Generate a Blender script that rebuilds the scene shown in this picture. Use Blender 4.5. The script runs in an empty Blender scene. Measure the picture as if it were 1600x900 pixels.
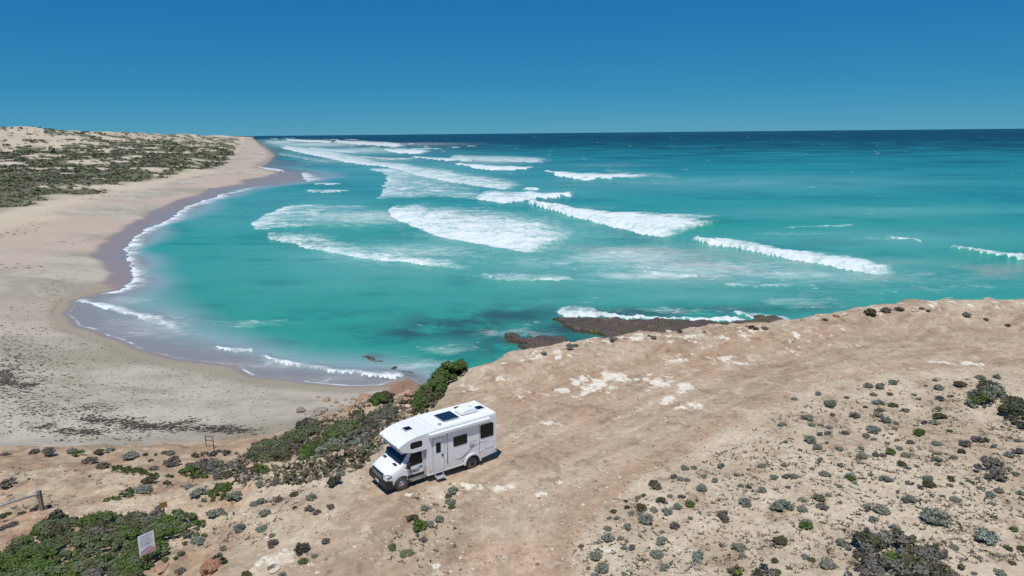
import bpy, bmesh, math, random
import numpy as np
from mathutils import Matrix, Vector

SC = bpy.context.scene
COL = SC.collection
R = math.radians

# ------------------------------------------------------------------ camera
FPX = 1067.0                      # focal length in photo pixels (1600 wide)
CZ = 17.3                         # drone height above the parking flat
PITCH, ROLL = R(12.78), R(0.55)
SEA = -12.0
c_f = np.array([0, math.cos(PITCH), -math.sin(PITCH)])
_u = np.array([0, math.sin(PITCH), math.cos(PITCH)])
_r = np.array([1.0, 0, 0])
c_r = _r * math.cos(ROLL) - _u * math.sin(ROLL)
c_u = _u * math.cos(ROLL) + _r * math.sin(ROLL)
cam = bpy.data.cameras.new('camera')
cam.sensor_width = 36.0
cam.lens = 36.0 * FPX / 1600.0
cam.clip_start = 0.5
cam.clip_end = 80000
camo = bpy.data.objects.new('camera', cam)
COL.objects.link(camo)
camo.matrix_world = Matrix(((c_r[0], c_u[0], -c_f[0], 0), (c_r[1], c_u[1], -c_f[1], 0),
                            (c_r[2], c_u[2], -c_f[2], CZ), (0, 0, 0, 1)))
SC.camera = camo

# ------------------------------------------------------------------ sky, sun, exposure
SUN_EL, SUN_AZ = R(69), R(194)    # azimuth clockwise from +Y: behind the camera, a little left
W = bpy.data.worlds.new('World')
SC.world = W
W.use_nodes = True
wn = W.node_tree
wn.nodes.clear()
sky = wn.nodes.new('ShaderNodeTexSky')
sky.sky_type = 'NISHITA'
sky.sun_disc = False
sky.sun_elevation = SUN_EL
sky.sun_rotation = SUN_AZ
sky.altitude = 30
sky.air_density = 0.5
sky.dust_density = 0.0
sky.ozone_density = 6.0
bg = wn.nodes.new('ShaderNodeBackground')
bg.inputs['Strength'].default_value = 0.075
wo = wn.nodes.new('ShaderNodeOutputWorld')
# clear dry-air blue: the same response curve for the whole sky
sep = wn.nodes.new('ShaderNodeSeparateColor'); cmb = wn.nodes.new('ShaderNodeCombineColor')
wn.links.new(sky.outputs[0], sep.inputs[0])
for i_, (e_, c_) in enumerate(((1.12, .185), (.54, 1.53), (.22, 4.1))):
    p_ = wn.nodes.new('ShaderNodeMath'); p_.operation = 'POWER'; p_.inputs[1].default_value = e_
    q_ = wn.nodes.new('ShaderNodeMath'); q_.operation = 'MULTIPLY'; q_.inputs[1].default_value = c_
    wn.links.new(sep.outputs[i_], p_.inputs[0]); wn.links.new(p_.outputs[0], q_.inputs[0]); wn.links.new(q_.outputs[0], cmb.inputs[i_])
wn.links.new(cmb.outputs[0], bg.inputs[0])
wn.links.new(bg.outputs[0], wo.inputs[0])
sl = bpy.data.lights.new('sun', 'SUN')
sl.energy = 4.0
sl.angle = R(0.53)
sl.color = (1.0, 0.965, 0.91)
so = bpy.data.objects.new('sun', sl)
COL.objects.link(so)
sd = Vector((math.sin(SUN_AZ) * math.cos(SUN_EL), math.cos(SUN_AZ) * math.cos(SUN_EL), math.sin(SUN_EL)))
so.rotation_euler = sd.to_track_quat('Z', 'Y').to_euler()
so.location = (0, -20, 60)
SC.view_settings.view_transform = 'Standard'
SC.view_settings.look = 'None'
SC.view_settings.exposure = 0.0
SC.view_settings.gamma = 1.0
SC.render.engine = 'CYCLES'
SC.cycles.max_bounces = 6
SC.cycles.transparent_max_bounces = 8

# ------------------------------------------------------------------ helpers
def ray(px, py):
    px = np.asarray(px, float); py = np.asarray(py, float)
    return c_f + c_r * ((px - 800) / FPX)[..., None] + c_u * ((450 - py) / FPX)[..., None]
def at(px, py, z):
    """the point of the place at height z that the photo shows at (px, py)"""
    d = ray(px, py)
    t = (np.asarray(z, float) - CZ) / d[..., 2]
    return d * t[..., None] + np.array([0, 0, CZ])
def hsh(ix, iy, s):
    h = (ix.astype(np.int64) * 374761393 + iy.astype(np.int64) * 668265263 + s * 974634777) & 0x7fffffff
    h = ((h ^ (h >> 13)) * 1274126177) & 0x7fffffff
    h = ((h ^ (h >> 15)) * 2246822519) & 0x7fffffff
    return ((h ^ (h >> 16)) & 0xffffff) / float(0xffffff)
def vn(x, y, s=0):
    ix = np.floor(x); iy = np.floor(y)
    fx = x - ix; fy = y - iy
    fx = fx * fx * fx * (fx * (fx * 6 - 15) + 10); fy = fy * fy * fy * (fy * (fy * 6 - 15) + 10)
    a = hsh(ix, iy, s); b = hsh(ix + 1, iy, s); c = hsh(ix, iy + 1, s); d = hsh(ix + 1, iy + 1, s)
    return (a * (1 - fx) + b * fx) * (1 - fy) + (c * (1 - fx) + d * fx) * fy
def fbm(x, y, o=4, s=0, g=0.5):
    """0..1 fractal noise"""
    v = 0; a = 1; t = 0
    ca, sa = math.cos(0.6), math.sin(0.6)
    for k in range(o):
        v = v + a * vn(x, y, s + k * 17); t += a
        a *= g
        x, y = (x * ca - y * sa) * 2.03 + 13.1, (x * sa + y * ca) * 2.03 + 7.7
    return v / t
def fbk(X, Y, sx, sy, k, o, s, g=.5):
    """noise whose feature size grows with k in octave steps, so that it does not smear along sight lines"""
    l = np.log2(k); out = 0
    for j in range(-2, 4):
        w = np.clip(1 - np.abs(l - j), 0, 1)
        if (w > 0).any(): out = out + w * fbm(X / (sx * 2.0 ** j), Y / (sy * 2.0 ** j), o, s + 3 * j + 40, g)
    return out
def sst(a, b, x):
    t = np.clip((x - a) / (b - a), 0, 1)
    return t * t * (3 - 2 * t)
def mix(a, b, t):
    t = np.asarray(t)
    if t.ndim and np.ndim(a) + np.ndim(b) > 0 and (np.shape(a)[-1:] == (3,) or np.shape(b)[-1:] == (3,)):
        t = t[..., None]
    return np.asarray(a) * (1 - t) + np.asarray(b) * t
def pip(X, Y, P):
    """point in polygon"""
    ins = np.zeros(X.shape, bool)
    n = len(P)
    for i in range(n):
        x1, y1 = P[i][0], P[i][1]; x2, y2 = P[(i + 1) % n][0], P[(i + 1) % n][1]
        c = ((y1 > Y) != (y2 > Y)) & (X < (x2 - x1) * (Y - y1) / (y2 - y1 + 1e-12) + x1)
        ins ^= c
    return ins
def dseg(X, Y, P, closed=False):
    """distance to a polyline"""
    D = np.full(X.shape, 1e9)
    n = len(P)
    for i in range(n if closed else n - 1):
        x1, y1 = P[i][0], P[i][1]; x2, y2 = P[(i + 1) % n][0], P[(i + 1) % n][1]
        dx, dy = x2 - x1, y2 - y1
        t = np.clip(((X - x1) * dx + (Y - y1) * dy) / (dx * dx + dy * dy + 1e-12), 0, 1)
        D = np.minimum(D, np.hypot(X - x1 - t * dx, Y - y1 - t * dy))
    return D
def sdpoly(X, Y, P):
    d = dseg(X, Y, P, True)
    return np.where(pip(X, Y, P), d, -d)
def W2(pts, z):
    a = np.array(pts, float)
    return at(a[:, 0], a[:, 1], np.full(len(a), float(z)))[:, :2]

MATS = {}
def node_mat(name):
    m = bpy.data.materials.new(name)
    m.use_nodes = True
    nt = m.node_tree
    b = nt.nodes['Principled BSDF']
    MATS[name] = m
    return m, nt, b
def plain(name, col, rough=0.5, metal=0.0, spec=0.5, coat=0.0, var=0.06, scale=6.0, bump=0.0):
    m, nt, b = node_mat(name)
    tc = nt.nodes.new('ShaderNodeTexCoord')
    no = nt.nodes.new('ShaderNodeTexNoise')
    no.inputs['Scale'].default_value = scale
    no.inputs['Detail'].default_value = 5
    nt.links.new(tc.outputs['Object'], no.inputs['Vector'])
    mx = nt.nodes.new('ShaderNodeMix'); mx.data_type = 'RGBA'
    mx.inputs['A'].default_value = [max(0, c * (1 - var * 2)) for c in col] + [1]
    mx.inputs['B'].default_value = [min(1, c * (1 + var * 2)) for c in col] + [1]
    nt.links.new(no.outputs['Fac'], mx.inputs['Factor'])
    nt.links.new(mx.outputs['Result'], b.inputs['Base Color'])
    b.inputs['Roughness'].default_value = rough
    b.inputs['Metallic'].default_value = metal
    b.inputs['Specular IOR Level'].default_value = spec
    b.inputs['Coat Weight'].default_value = coat
    if bump:
        bp = nt.nodes.new('ShaderNodeBump')
        bp.inputs['Strength'].default_value = bump
        bp.inputs['Distance'].default_value = 0.02
        nt.links.new(no.outputs['Fac'], bp.inputs['Height'])
        nt.links.new(bp.outputs[0], b.inputs['Normal'])
    return m
def tag(o, label=None, cat=None, group=None, kind=None):
    if label: o['label'] = label
    if cat: o['category'] = cat
    if group: o['group'] = group
    if kind: o['kind'] = kind
    return o
def link(name, me, mat=None, parent=None):
    o = bpy.data.objects.new(name, me)
    COL.objects.link(o)
    if mat is not None and me is not None and not me.materials:
        me.materials.append(MATS[mat] if isinstance(mat, str) else mat)
    if parent is not None:
        o.parent = parent
    return o
def npmesh(name, V, Fc, smooth=False, cols=None, attrs=None):
    """V (n,3), Fc (m,k) arrays -> mesh"""
    me = bpy.data.meshes.new(name)
    V = np.asarray(V, np.float32); Fc = np.asarray(Fc, np.int32)
    m, k = Fc.shape
    me.vertices.add(len(V)); me.vertices.foreach_set('co', V.ravel())
    me.loops.add(m * k); me.loops.foreach_set('vertex_index', Fc.ravel())
    me.polygons.add(m); me.polygons.foreach_set('loop_start', np.arange(m, dtype=np.int32) * k)
    try:
        me.polygons.foreach_set('loop_total', np.full(m, k, np.int32))
    except Exception:
        pass
    me.polygons.foreach_set('use_smooth', np.full(m, smooth, bool))
    me.update(calc_edges=True)
    if cols is not None:
        a = me.attributes.new('col', 'FLOAT_COLOR', 'POINT')
        c4 = np.ones((len(V), 4), np.float32); c4[:, :3] = cols
        a.data.foreach_set('color', c4.ravel())
    for n_, v_ in (attrs or {}).items():
        a = me.attributes.new(n_, 'FLOAT', 'POINT')
        a.data.foreach_set('value', np.asarray(v_, np.float32).ravel())
    me.validate()
    return me
def empty(name, loc=(0, 0, 0), rz=0):
    o = bpy.data.objects.new(name, None)
    COL.objects.link(o)
    o.location = loc; o.rotation_euler = (0, 0, rz)
    o.empty_display_size = 0.3
    return o

# ------------------------------------------------------------------ the lie of the land
CP = []      # x, y, z
def cp(l):
    for (px, py, z) in l:
        p = at(px, py, z); CP.append((p[0], p[1], z))
# parking flat and the sandy rise right of the track
cp([(600,790,0),(700,760,0),(800,720,0),(900,680,0),(1000,640,0),(700,860,0),(850,860,0),(600,880,-.1),(500,850,-.3),
    (1000,570,.1),(850,600,0),(760,640,0),(1200,560,.2),(1400,530,.3),(1590,520,.5),(1100,700,.2),(1250,700,.7),
    (1400,680,.9),(1550,640,1.0),(1550,760,1.2),(1300,830,.9),(1100,850,.4),(1500,880,1.3),(980,780,.1),(1590,585,.6),
    (1000,880,.3),(800,1000,0),(1400,1000,1.4),(300,1000,-.8),(0,1000,-2),(1750,640,1.2),(1800,850,1.4),(1800,520,.6),
    (660,700,0),(720,650,-.1),(740,610,0)])
EDGE = [(725,573,-.2),(800,549,0),(880,538,0),(960,526,0),(1060,515,.1),(1160,508,.1),(1250,498,.3),(1310,489,.4),
        (1380,481,.5),(1450,477,.6),(1530,475,.65),(1600,474,.7),(1750,472,.7),(1950,470,.7)]
cp(EDGE)
for (px, py, z) in EDGE:
    p = at(px, py, z); n = math.hypot(p[0], p[1])
    for d_, dz in ((1.2, -.7), (3.0, -4.5), (6.0, -9.5), (9.0, -12.6), (16, -13.2), (30, -14)):
        CP.append((p[0] * (1 + d_ / n), p[1] * (1 + d_ / n), z + dz if d_ < 8 else dz))
# ridge, seaward slope and the left terrace
cp([(590,745,-.1),(560,725,-.6),(600,690,-.9),(640,655,-1.0),(672,628,-.7),(690,605,-.7),(662,640,-1.1),(646,640,-3.2),
    (640,612,-7.5),(620,650,-4.6),(580,652,-6.3),(540,690,-3.5),(520,665,-6),(470,700,-3.5),(480,670,-7),(430,700,-5),
    (450,735,-1.5),(520,750,-.4),(400,760,-1),(420,722,-3),(360,712,-5.3),(380,745,-2),(330,735,-3.5),(280,722,-4.8),
    (250,745,-3.5),(200,735,-4.3),(150,720,-5.2),(100,712,-5.5),(50,706,-5.7),(0,706,-5.7),(-150,712,-6),(0,750,-4),
    (66,795,-2.6),(0,850,-2),(100,800,-2.3),(150,765,-3.2),(300,780,-1.6),(350,830,-.8),(200,830,-1.6),(230,885,-1.1),
    (100,870,-1.5),(400,880,-.5),(450,800,-.3),(-200,800,-4),(-200,900,-3),(200,705,-5.9),(300,704,-6.2),(370,698,-6.8)])
# toe of the slope and the beach
cp([(430,678,-9.3),(480,655,-9.8),(540,638,-10.2),(600,618,-10.9),(638,600,-11.5),(0,692,-10),(100,690,-10),(200,691,-10),
    (300,688,-9.7),(370,683,-9.6),(0,640,-10),(100,640,-10.2),(200,640,-10.4),(300,640,-10.6),(400,640,-10.6),(500,625,-11.1),
    (560,615,-11.5),(0,560,-10.3),(60,540,-10.8),(0,480,-10.3),(100,430,-10.6),(0,400,-9.5),(0,345,-8.8),(100,340,-9.3),
    (200,300,-9.4),(300,277,-9.4),(-200,420,-8.5),(-300,560,-9.5),(-300,660,-9.5),(380,240,-9.5),(385,225,-9.3)])
SHORE = [(640,590),(600,603),(550,604),(500,600),(445,592),(395,588),(370,571),(330,567),(270,560),(215,545),(165,525),
         (120,510),(100,490),(113,470),(150,460),(185,453),(205,440),(209,425),(200,408),(197,393),(200,380),(226,360),(262,345),
         (290,325),(345,305),(405,290),(450,283),(476,277),(468,270),(440,268),(410,262),(425,250),(431,243),(420,234),(405,224),(398,218),(394,215.5)]
cp([(a, b, SEA) for a, b in SHORE])
cp([(150,400,-11.72),(185,420,-11.85),(175,380,-11.75),(250,330,-11.75),(225,345,-11.8),(330,296,-11.8),(380,282,-11.85),(440,274,-11.93),
    (250,500,-12.5),(300,470,-13.5),(400,450,-15),(330,545,-12.5),(450,575,-12.6),(500,560,-13.4),(600,575,-13),
    (550,500,-15.5),(250,400,-14),(235,430,-12.9),(300,360,-14.5),(400,320,-14.5),(480,300,-14.5),(500,400,-16),
    (700,450,-16),(600,300,-16),(1000,400,-17),(1500,420,-17),(700,520,-15),(800,520,-14),(1000,300,-18),(500,250,-15),
    (450,240,-14),(430,225,-14),(418,219,-14),(412,216.5,-15),(450,217,-18),(500,216,-20),(600,216,-20),(800,214,-20),(440,221,-15),(1000,212,-22),(700,230,-20),(1500,260,-20),(2100,430,-18)])
# dunes behind the beach
cp([(0,322,-8.3),(110,300,-8.3),(215,277,-8.3),(300,260,-8.3),(345,243,-8.3),(370,223,-8.3),(-300,380,-8),
    (0,300,-5),(110,285,-5),(215,262,-5),(300,245,-4.5),(350,230,-4),(-300,330,-5),
    (0,260,-3),(100,255,-3),(200,245,-2),(300,231,0),(0,237,0),(150,234,1),(300,224,2)])
def far(px, d, z):
    a = math.atan((px - 800) / FPX / math.cos(PITCH))
    CP.append((d * math.sin(a), d * math.cos(a), z))
for q in ((0,1500,27),(60,1600,30),(105,1650,37),(150,1900,34),(250,2600,33),(330,4200,33),(368,7500,24),(0,3500,10),(150,4500,12),
          (250,8000,10),(380,12000,6),(-400,1500,20),(-400,4000,10),(0,12000,0),(-500,900,5),(60,1250,12),(200,1700,16),(395,14000,-8),(412,16000,-14),
          (440,9000,-20),(480,6000,-22),(600,5000,-25),(450,14000,-25),(600,15000,-30),(1200,15000,-30),(2300,15000,-30)):
    far(*q)
CP = np.array(CP)
def lp(X, Y):
    r = np.hypot(X, Y) + 1e-6
    return np.stack([np.log(r), np.arctan2(X, Y)], -1)
_c = lp(CP[:, 0], CP[:, 1])
_A = np.sqrt(((_c[:, None] - _c[None]) ** 2).sum(-1) + 1e-8)
_n = len(_c)
_M = np.zeros((_n + 3, _n + 3)); _M[:_n, :_n] = _A - np.eye(_n) * 2e-4
_P = np.c_[np.ones(_n), _c]; _M[:_n, _n:] = _P; _M[_n:, :_n] = _P.T
_w = np.linalg.solve(_M, np.r_[CP[:, 2], 0, 0, 0])
def rbf0(X, Y):
    sh = np.shape(X)
    q = lp(np.ravel(X), np.ravel(Y)).astype(np.float32)
    out = np.empty(len(q))
    cc = _c.astype(np.float32); w32 = _w[:_n].astype(np.float32)
    q2 = (q ** 2).sum(1); c2 = (cc ** 2).sum(1)
    for i in range(0, len(q), 40000):
        s = slice(i, i + 40000)
        qq = q[s].astype(np.float64)
        d2 = (qq[:, 0:1] - _c[None, :, 0]) ** 2
        d2 += (qq[:, 1:2] - _c[None, :, 1]) ** 2
        np.sqrt(d2, out=d2)
        out[s] = d2 @ _w[:_n] + _w[_n] + qq @ _w[_n + 1:]
    return out.reshape(sh)
FARSH = np.array([tuple(q) for q in W2(SHORE[27:], SEA)] + [(-14500., 40000.)])
_SEAPOLY = np.concatenate([FARSH, [(60000., 60000.), (60000., 200.), (0., 250.)]])
def rbf(X, Y):
    """the fitted land, with the far shoreline held where it belongs"""
    X = np.asarray(X, float); Y = np.asarray(Y, float)
    z = rbf0(X, Y)
    w = sst(420, 620, np.hypot(X, Y))
    m_ = w > 0
    if m_.any():
        d = sdpoly(X[m_], Y[m_], _SEAPOLY)
        z0 = z[m_]
        z1 = np.where(d > 0, np.minimum(z0, SEA - .018 * d), np.clip(z0, SEA + .012 * np.minimum(-d, 200), SEA + .045 * np.minimum(-d, 60) + .14 * np.maximum(-d - 60, 0)))
        z[m_] = z0 * (1 - w[m_]) + z1 * w[m_]
    return z
TRACK_R = W2([(880,1000),(900,900),(905,862),(940,800),(1000,752),(1080,706),(1180,661),(1270,616),(1400,596),(1600,582),(1900,570),
              (1900,470),(1600,474),(1450,477),(1310,489),(1160,508),(960,526),(800,549),(725,573),(690,610),(600,690),(560,760),(500,820),(430,900),(400,1000)], 0)
RIM = np.array([at(a_, b2, z2)[:2] for a_, b2, z2 in EDGE])
def height(X, Y):
    X = np.asarray(X, float); Y = np.asarray(Y, float)
    r = np.hypot(X, Y)
    rw = np.zeros(X.shape); near = (r > 40) & (r < 110) & (Y > 38)
    if near.any(): rw[near] = np.exp(-(dseg(X[near], Y[near], RIM) / 3.0) ** 2)
    jx = (fbm(X / 1.9, Y / 1.9, 4, 141, .6) - .5) * 4.2 * rw
    z = rbf(X + jx * .5, Y + jx)
    st_ = fbm(X / 1.3, Y / 1.3, 3, 143)
    z = z + rw * ((np.floor(st_ * 9) / 9 - .5) * .7 - .22)
    beach = sst(-8.6, -9.6, z)
    flat = sst(-.9, -.3, z) * sst(140, 100, r)
    slope = (1 - beach) * (1 - flat) * sst(160, 110, r)
    dune = sst(180, 330, r) * (1 - beach)
    n1 = fbm(X / 5.0, Y / 5.0, 5, 3) - .5
    n2 = fbm(X / 1.1, Y / 1.1, 4, 8) - .5
    rid = np.abs(fbm(X / 2.6, Y / 2.6, 4, 21) - .5)
    z = z + flat * (n1 * .30 + n2 * .10) + slope * (n1 * 1.0 + n2 * .35 - rid * .9 + .12)
    z = z + beach * n1 * .05 * sst(-11.9, -10.8, z)
    z = z + dune * ((fbm(X / 60, Y / 60, 5, 31) - .5) * np.clip((r - 180) / 90, 0, 9) + (fbm(X / 14, Y / 14, 3, 33) - .5) * 1.6)
    return z
def hit(px, py):
    """where the sight line through a photo pixel meets the ground"""
    px = np.asarray(px, float); py = np.asarray(py, float)
    d = ray(px, py)
    t = np.full(px.shape, 14.0); live = np.arange(len(px))
    for k in range(300):
        p = d[live] * t[live, None]
        gap = CZ + p[:, 2] - height(p[:, 0], p[:, 1])
        go = gap > .01
        live = live[go]
        if not len(live): break
        t[live] += np.maximum(0.04, gap[go] * .6)
    p = d * t[:, None]
    p[:, 2] = height(p[:, 0], p[:, 1])
    return p

def polar(theta, rad):
    T, Rr = np.meshgrid(theta, rad)
    X = (Rr * np.sin(T)); Y = (Rr * np.cos(T))
    nr, nt_ = T.shape
    i = np.arange(nr * nt_).reshape(nr, nt_)
    Fc = np.stack([i[:-1, :-1], i[:-1, 1:], i[1:, 1:], i[1:, :-1]], -1).reshape(-1, 4)[:, ::-1]
    return X.ravel(), Y.ravel(), Fc
def radii(r0, r1, h, px, lo, hi=1e9):
    out = [r0]
    while out[-1] < r1:
        r = out[-1]
        out.append(r + min(max(lo, px * r * r / h / 683.0), hi * r))
    return np.array(out)
def compact(V, Fc, keepf):
    Fc = Fc[keepf]
    u, inv = np.unique(Fc, return_inverse=True)
    return u, inv.reshape(Fc.shape)

# ------------------------------------------------------------------ ground
th_ = np.radians(np.r_[np.linspace(-62, -41, 50)[:-1], np.linspace(-41, 41, 640), np.linspace(41, 62, 50)[1:]])
rd_ = np.unique(np.r_[np.linspace(9, 17, 20), radii(17, 70, 19.0, .8, .11), radii(70, 16000, 27.5, .75, .3, .05)])
X, Y, Fc = polar(th_, rd_)
Z = height(X, Y)
ok = Z[Fc].max(1) > -15.2
u, Fc = compact(None, Fc, ok)
X, Y, Z = X[u], Y[u], Z[u]
r = np.hypot(X, Y)
wx = X + (fbm(X / 2.2, Y / 2.2, 4, 51) - .5) * 2.4
wy = Y + (fbm(X / 2.2, Y / 2.2, 4, 52) - .5) * 2.4
zb = Z
beach = sst(-8.7, -9.5, zb)
flat = sst(-1.1, -.4, zb)
nA = fbm(X / 9, Y / 9, 5, 61); nB = fbm(X / 1.7, Y / 1.7, 4, 62); nC = fbm(X / .45, Y / .45, 3, 63)
# directional streaks of the wheel tracks
ang = R(38); sx = X * math.cos(ang) + Y * math.sin(ang); sy = -X * math.sin(ang) + Y * math.cos(ang)
nS = fbm(sx / 7, sy / .5, 4, 64)
dirt = mix(np.array([.375, .275, .20]), np.array([.465, .365, .28]), sst(.3, .7, nA * .5 + nB * .3 + nS * .3 - .05))
dirt = mix(dirt, np.array([.40, .245, .15]), sst(.5, .8, fbm(X / 6, Y / 6, 4, 65)) * .35)
sand = mix(np.array([.43, .345, .255]), np.array([.55, .46, .36]), sst(.3, .7, nA * .4 + nB * .6))
TB = TRACK_R[:11]                                  # inner edge of the track; wheel ruts run alongside it
dt = dseg(X, Y, TB)
rut = fbm(dt / .42 + (fbm(X / 8, Y / 8, 3, 67) - .5) * 5, (X * .8 + Y * .6) / 14, 4, 68, .6)
fade = sst(22, 6, dt)
dirt = dirt * (1 + ((rut - .5) * .42 * fade + (nS - .5) * .22)[:, None])
dirt = mix(dirt, np.array([.40, .27, .175]), sst(2.2, .3, dt) * .55 * sst(.35, .6, nA))
wob = (fbm(X / 9, Y / 9, 3, 69) - .5) * 1.6
for dl, sg_ in ((2.2, .10), (3.7, .10), (5.6, -.08), (7.2, -.08), (9.6, .08), (11.2, .08)):
    dirt = dirt * (1 + sg_ * np.exp(-((dt + wob - dl) / .22) ** 2) * sst(.35, .55, fbm(X / 6, Y / 6, 3, 70)))[:, None]
rim = dseg(X, Y, np.array([at(a_, b2, z2)[:2] for a_, b2, z2 in EDGE]))
dirt = mix(dirt, np.array([.52, .43, .335]), sst(9, 1, rim) * sst(.38, .6, nB * .6 + nC * .4) * .75)
tr = sst(-.35, .4, sdpoly(X + (wx - X) * .35, Y + (wy - Y) * .35, TRACK_R))
ISLE = W2([(610,850),(640,790),(690,765),(725,775),(715,830),(670,870),(625,875)], 0)
tr = tr * (1 - .8 * sst(-.5, .6, sdpoly(wx, wy, ISLE)))
g = mix(sand, dirt, tr)
slopem = (1 - beach) * (1 - flat)
soil = mix(np.array([.36, .255, .175]), np.array([.52, .42, .31]), sst(.3, .7, nA * .5 + nB * .5))
soil = mix(soil, np.array([.36, .20, .125]), sst(.56, .76, fbm(X / 2.5, Y / 2.5, 4, 66)) * .45)
g = mix(g, soil, slopem)
# crumbly grey / white flecks
g = mix(g, np.array([.60, .53, .44]), sst(.60, .74, nC * .6 + nB * .4) * .5 * (1 - beach))
g = mix(g, np.array([.22, .16, .115]), sst(.40, .28, nC * .65 + nB * .35) * .55 * (1 - beach))
# bare white limestone crust
lime = np.zeros(len(X))
for (a, b, ra, rb, de) in ((940,600,55,11,1),(1000,598,60,10,1),(1052,607,42,11,1),(1045,629,28,7,1),(1078,641,24,7,1.1),(905,614,60,8,.95),
        (855,621,60,7,.85),(835,664,18,5,.9),(858,661,22,5,.9),(850,772,22,5,.9),(872,755,9,4,.9),(1110,574,90,7,.75),(1160,571,40,5,.8),(1330,562,100,9,.55),
        (1480,580,60,4,.8),(760,600,50,14,.7),(850,575,90,12,.72),(1000,545,160,12,.62),(1400,505,190,14,.62),(1150,540,160,12,.6),(640,775,12,4,.8),(735,760,30,8,.7),(780,760,30,8,.7),
        (640,880,90,10,.55),(470,860,70,22,.6),(960,870,40,18,.6),(1000,890,40,8,.7)):
    p = at(a, b, 0); q = at(a + ra, b, 0); s_ = at(a, b - rb, 0)
    e = ((X - p[0]) / (q[0] - p[0])) ** 2 + ((Y - p[1]) / (s_[1] - p[1])) ** 2
    lime = np.maximum(lime, de * np.exp(-(e * .8) ** 1.6))
nl = fbm(X / .85, Y / 1.0, 6, 71, .68)
limem = sst(.505, .535, nl * .62 + lime * .215) * (lime > .12)
g = mix(g, np.array([.70, .655, .58]) , limem * (1 - beach))
# beach
bs = mix(np.array([.31, .285, .235]), np.array([.46, .42, .365]), sst(.3, .7, fbm(X / 22, Y / 10, 5, 81) * .7 + nB * .3))
bs = mix(bs, np.array([.47, .375, .325]), sst(90, 170, r) * .85 * sst(.3, .6, fbm(X / 30, Y / 45, 3, 82)))
bs = mix(bs, np.array([.30, .265, .205]), sst(.46, .66, fbm(X / 14, Y / 6, 5, 83)) * .8 * sst(130, 80, r))
damp = sst(-11.45, -11.72, Z + (fbm(X / 9, Y / 9, 4, 84) - .5) * .25)
bs = mix(bs, np.array([.30, .265, .205]), damp * .8)
WET = W2([(135,402),(165,378),(172,366),(215,345),(255,325),(275,312),(320,300),(330,296),(365,288),(405,274),(440,268),(470,270),(490,280),(430,300),
          (350,315),(270,355),(215,385),(220,440),(190,452),(160,440),(172,430),(150,412)], SEA)
wet = sst(-2.0, 1.0, sdpoly(X + (fbm(X / 7, Y / 7, 3, 85) - .5) * 7, Y + (fbm(X / 7, Y / 7, 3, 86) - .5) * 7, WET)) * sst(-11.3, -11.6, Z)
wet = np.maximum(wet, sst(-11.86, -11.97, Z))
bs = mix(bs, np.array([.30, .235, .21]), wet)
ROCKY = W2([(600,606),(622,590),(650,582),(665,600),(640,625),(610,622)], -11.3)
bs = mix(bs, np.array([.27, .15, .10]), sst(-1.5, 1.5, sdpoly(wx, wy, ROCKY)) * .9)
g = mix(g, bs, beach)
# dunes far behind: pale sand with dark low scrub between
dn = sst(140, 200, r) * sst(-9.7, -9.0, zb)
ds = mix(np.array([.47, .40, .32]), np.array([.56, .49, .40]), fbm(X / 40, Y / 40, 3, 91))
g = mix(g, ds, dn)
def scrub_cover(X, Y):
    r = np.hypot(X, Y); a = np.degrees(np.arctan2(X, Y))
    c = fbm(X / 26, Y / 26, 5, 92, .6)
    right = sst(-34, -27, a)
    thr = np.interp(r, [200, 330, 700, 1000, 1500, 2600, 9000], [.24, .30, .40, .47, .57, .58, .5])
    thr = thr - right * np.interp(r, [0, 700, 1200, 3000], [0, .02, .10, .12])
    return sst(thr, thr + .05, c)
TOE = [tuple(at(a, b + 9, -8.6)[:2]) for a, b in ((-300,395),(0,320),(60,308),(110,299),(160,288),(215,276),(300,259),(330,249),(352,238),(368,223),(374,217))]
inl = np.array(TOE + [(TOE[-1][0] * 3, TOE[-1][1] * 3), (-30000, 14000), (-9000, 900)])
wX = X + (fbm(X / 30, Y / 30, 4, 94) - .5) * 30; wY = Y + (fbm(X / 30, Y / 30, 4, 95) - .5) * 30
inland = sst(-6, 6, sdpoly(wX, wY, inl))
sc_ = scrub_cover(X, Y) * inland * sst(200, 240, r)
g = mix(g, mix(np.array([.075, .085, .05]), np.array([.13, .135, .09]), fbm(X / 8, Y / 8, 3, 96)), sc_ * .92)
g = g * np.array([1.0, .985, .90])
me = npmesh('ground', np.c_[X, Y, Z], Fc, True, g, {'wet': wet * beach, 'sandy': beach})
m, nt, b = node_mat('earth')
L = nt.links.new
def N(nt, t, **k):
    n = nt.nodes.new(t)
    for a_, v_ in k.items():
        if a_ in n.inputs: n.inputs[a_].default_value = v_
        else: setattr(n, a_, v_)
    return n
ac = N(nt, 'ShaderNodeAttribute', attribute_name='col')
aw = N(nt, 'ShaderNodeAttribute', attribute_name='wet')
asn = N(nt, 'ShaderNodeAttribute', attribute_name='sandy')
geo = N(nt, 'ShaderNodeNewGeometry')
n1 = N(nt, 'ShaderNodeTexNoise', Scale=3.2, Detail=9.0, Roughness=.72)
L(geo.outputs['Position'], n1.inputs['Vector'])
n2 = N(nt, 'ShaderNodeTexNoise', Scale=14.0, Detail=4.0, Roughness=.7)
L(geo.outputs['Position'], n2.inputs['Vector'])
rmp = N(nt, 'ShaderNodeMapRange'); rmp.inputs['From Min'].default_value = .3; rmp.inputs['From Max'].default_value = .7
rmp.inputs['To Min'].default_value = .74; rmp.inputs['To Max'].default_value = 1.24
L(n1.outputs['Fac'], rmp.inputs['Value'])
sc1 = N(nt, 'ShaderNodeVectorMath', operation='SCALE')
L(ac.outputs['Color'], sc1.inputs[0]); L(rmp.outputs[0], sc1.inputs['Scale'])
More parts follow.
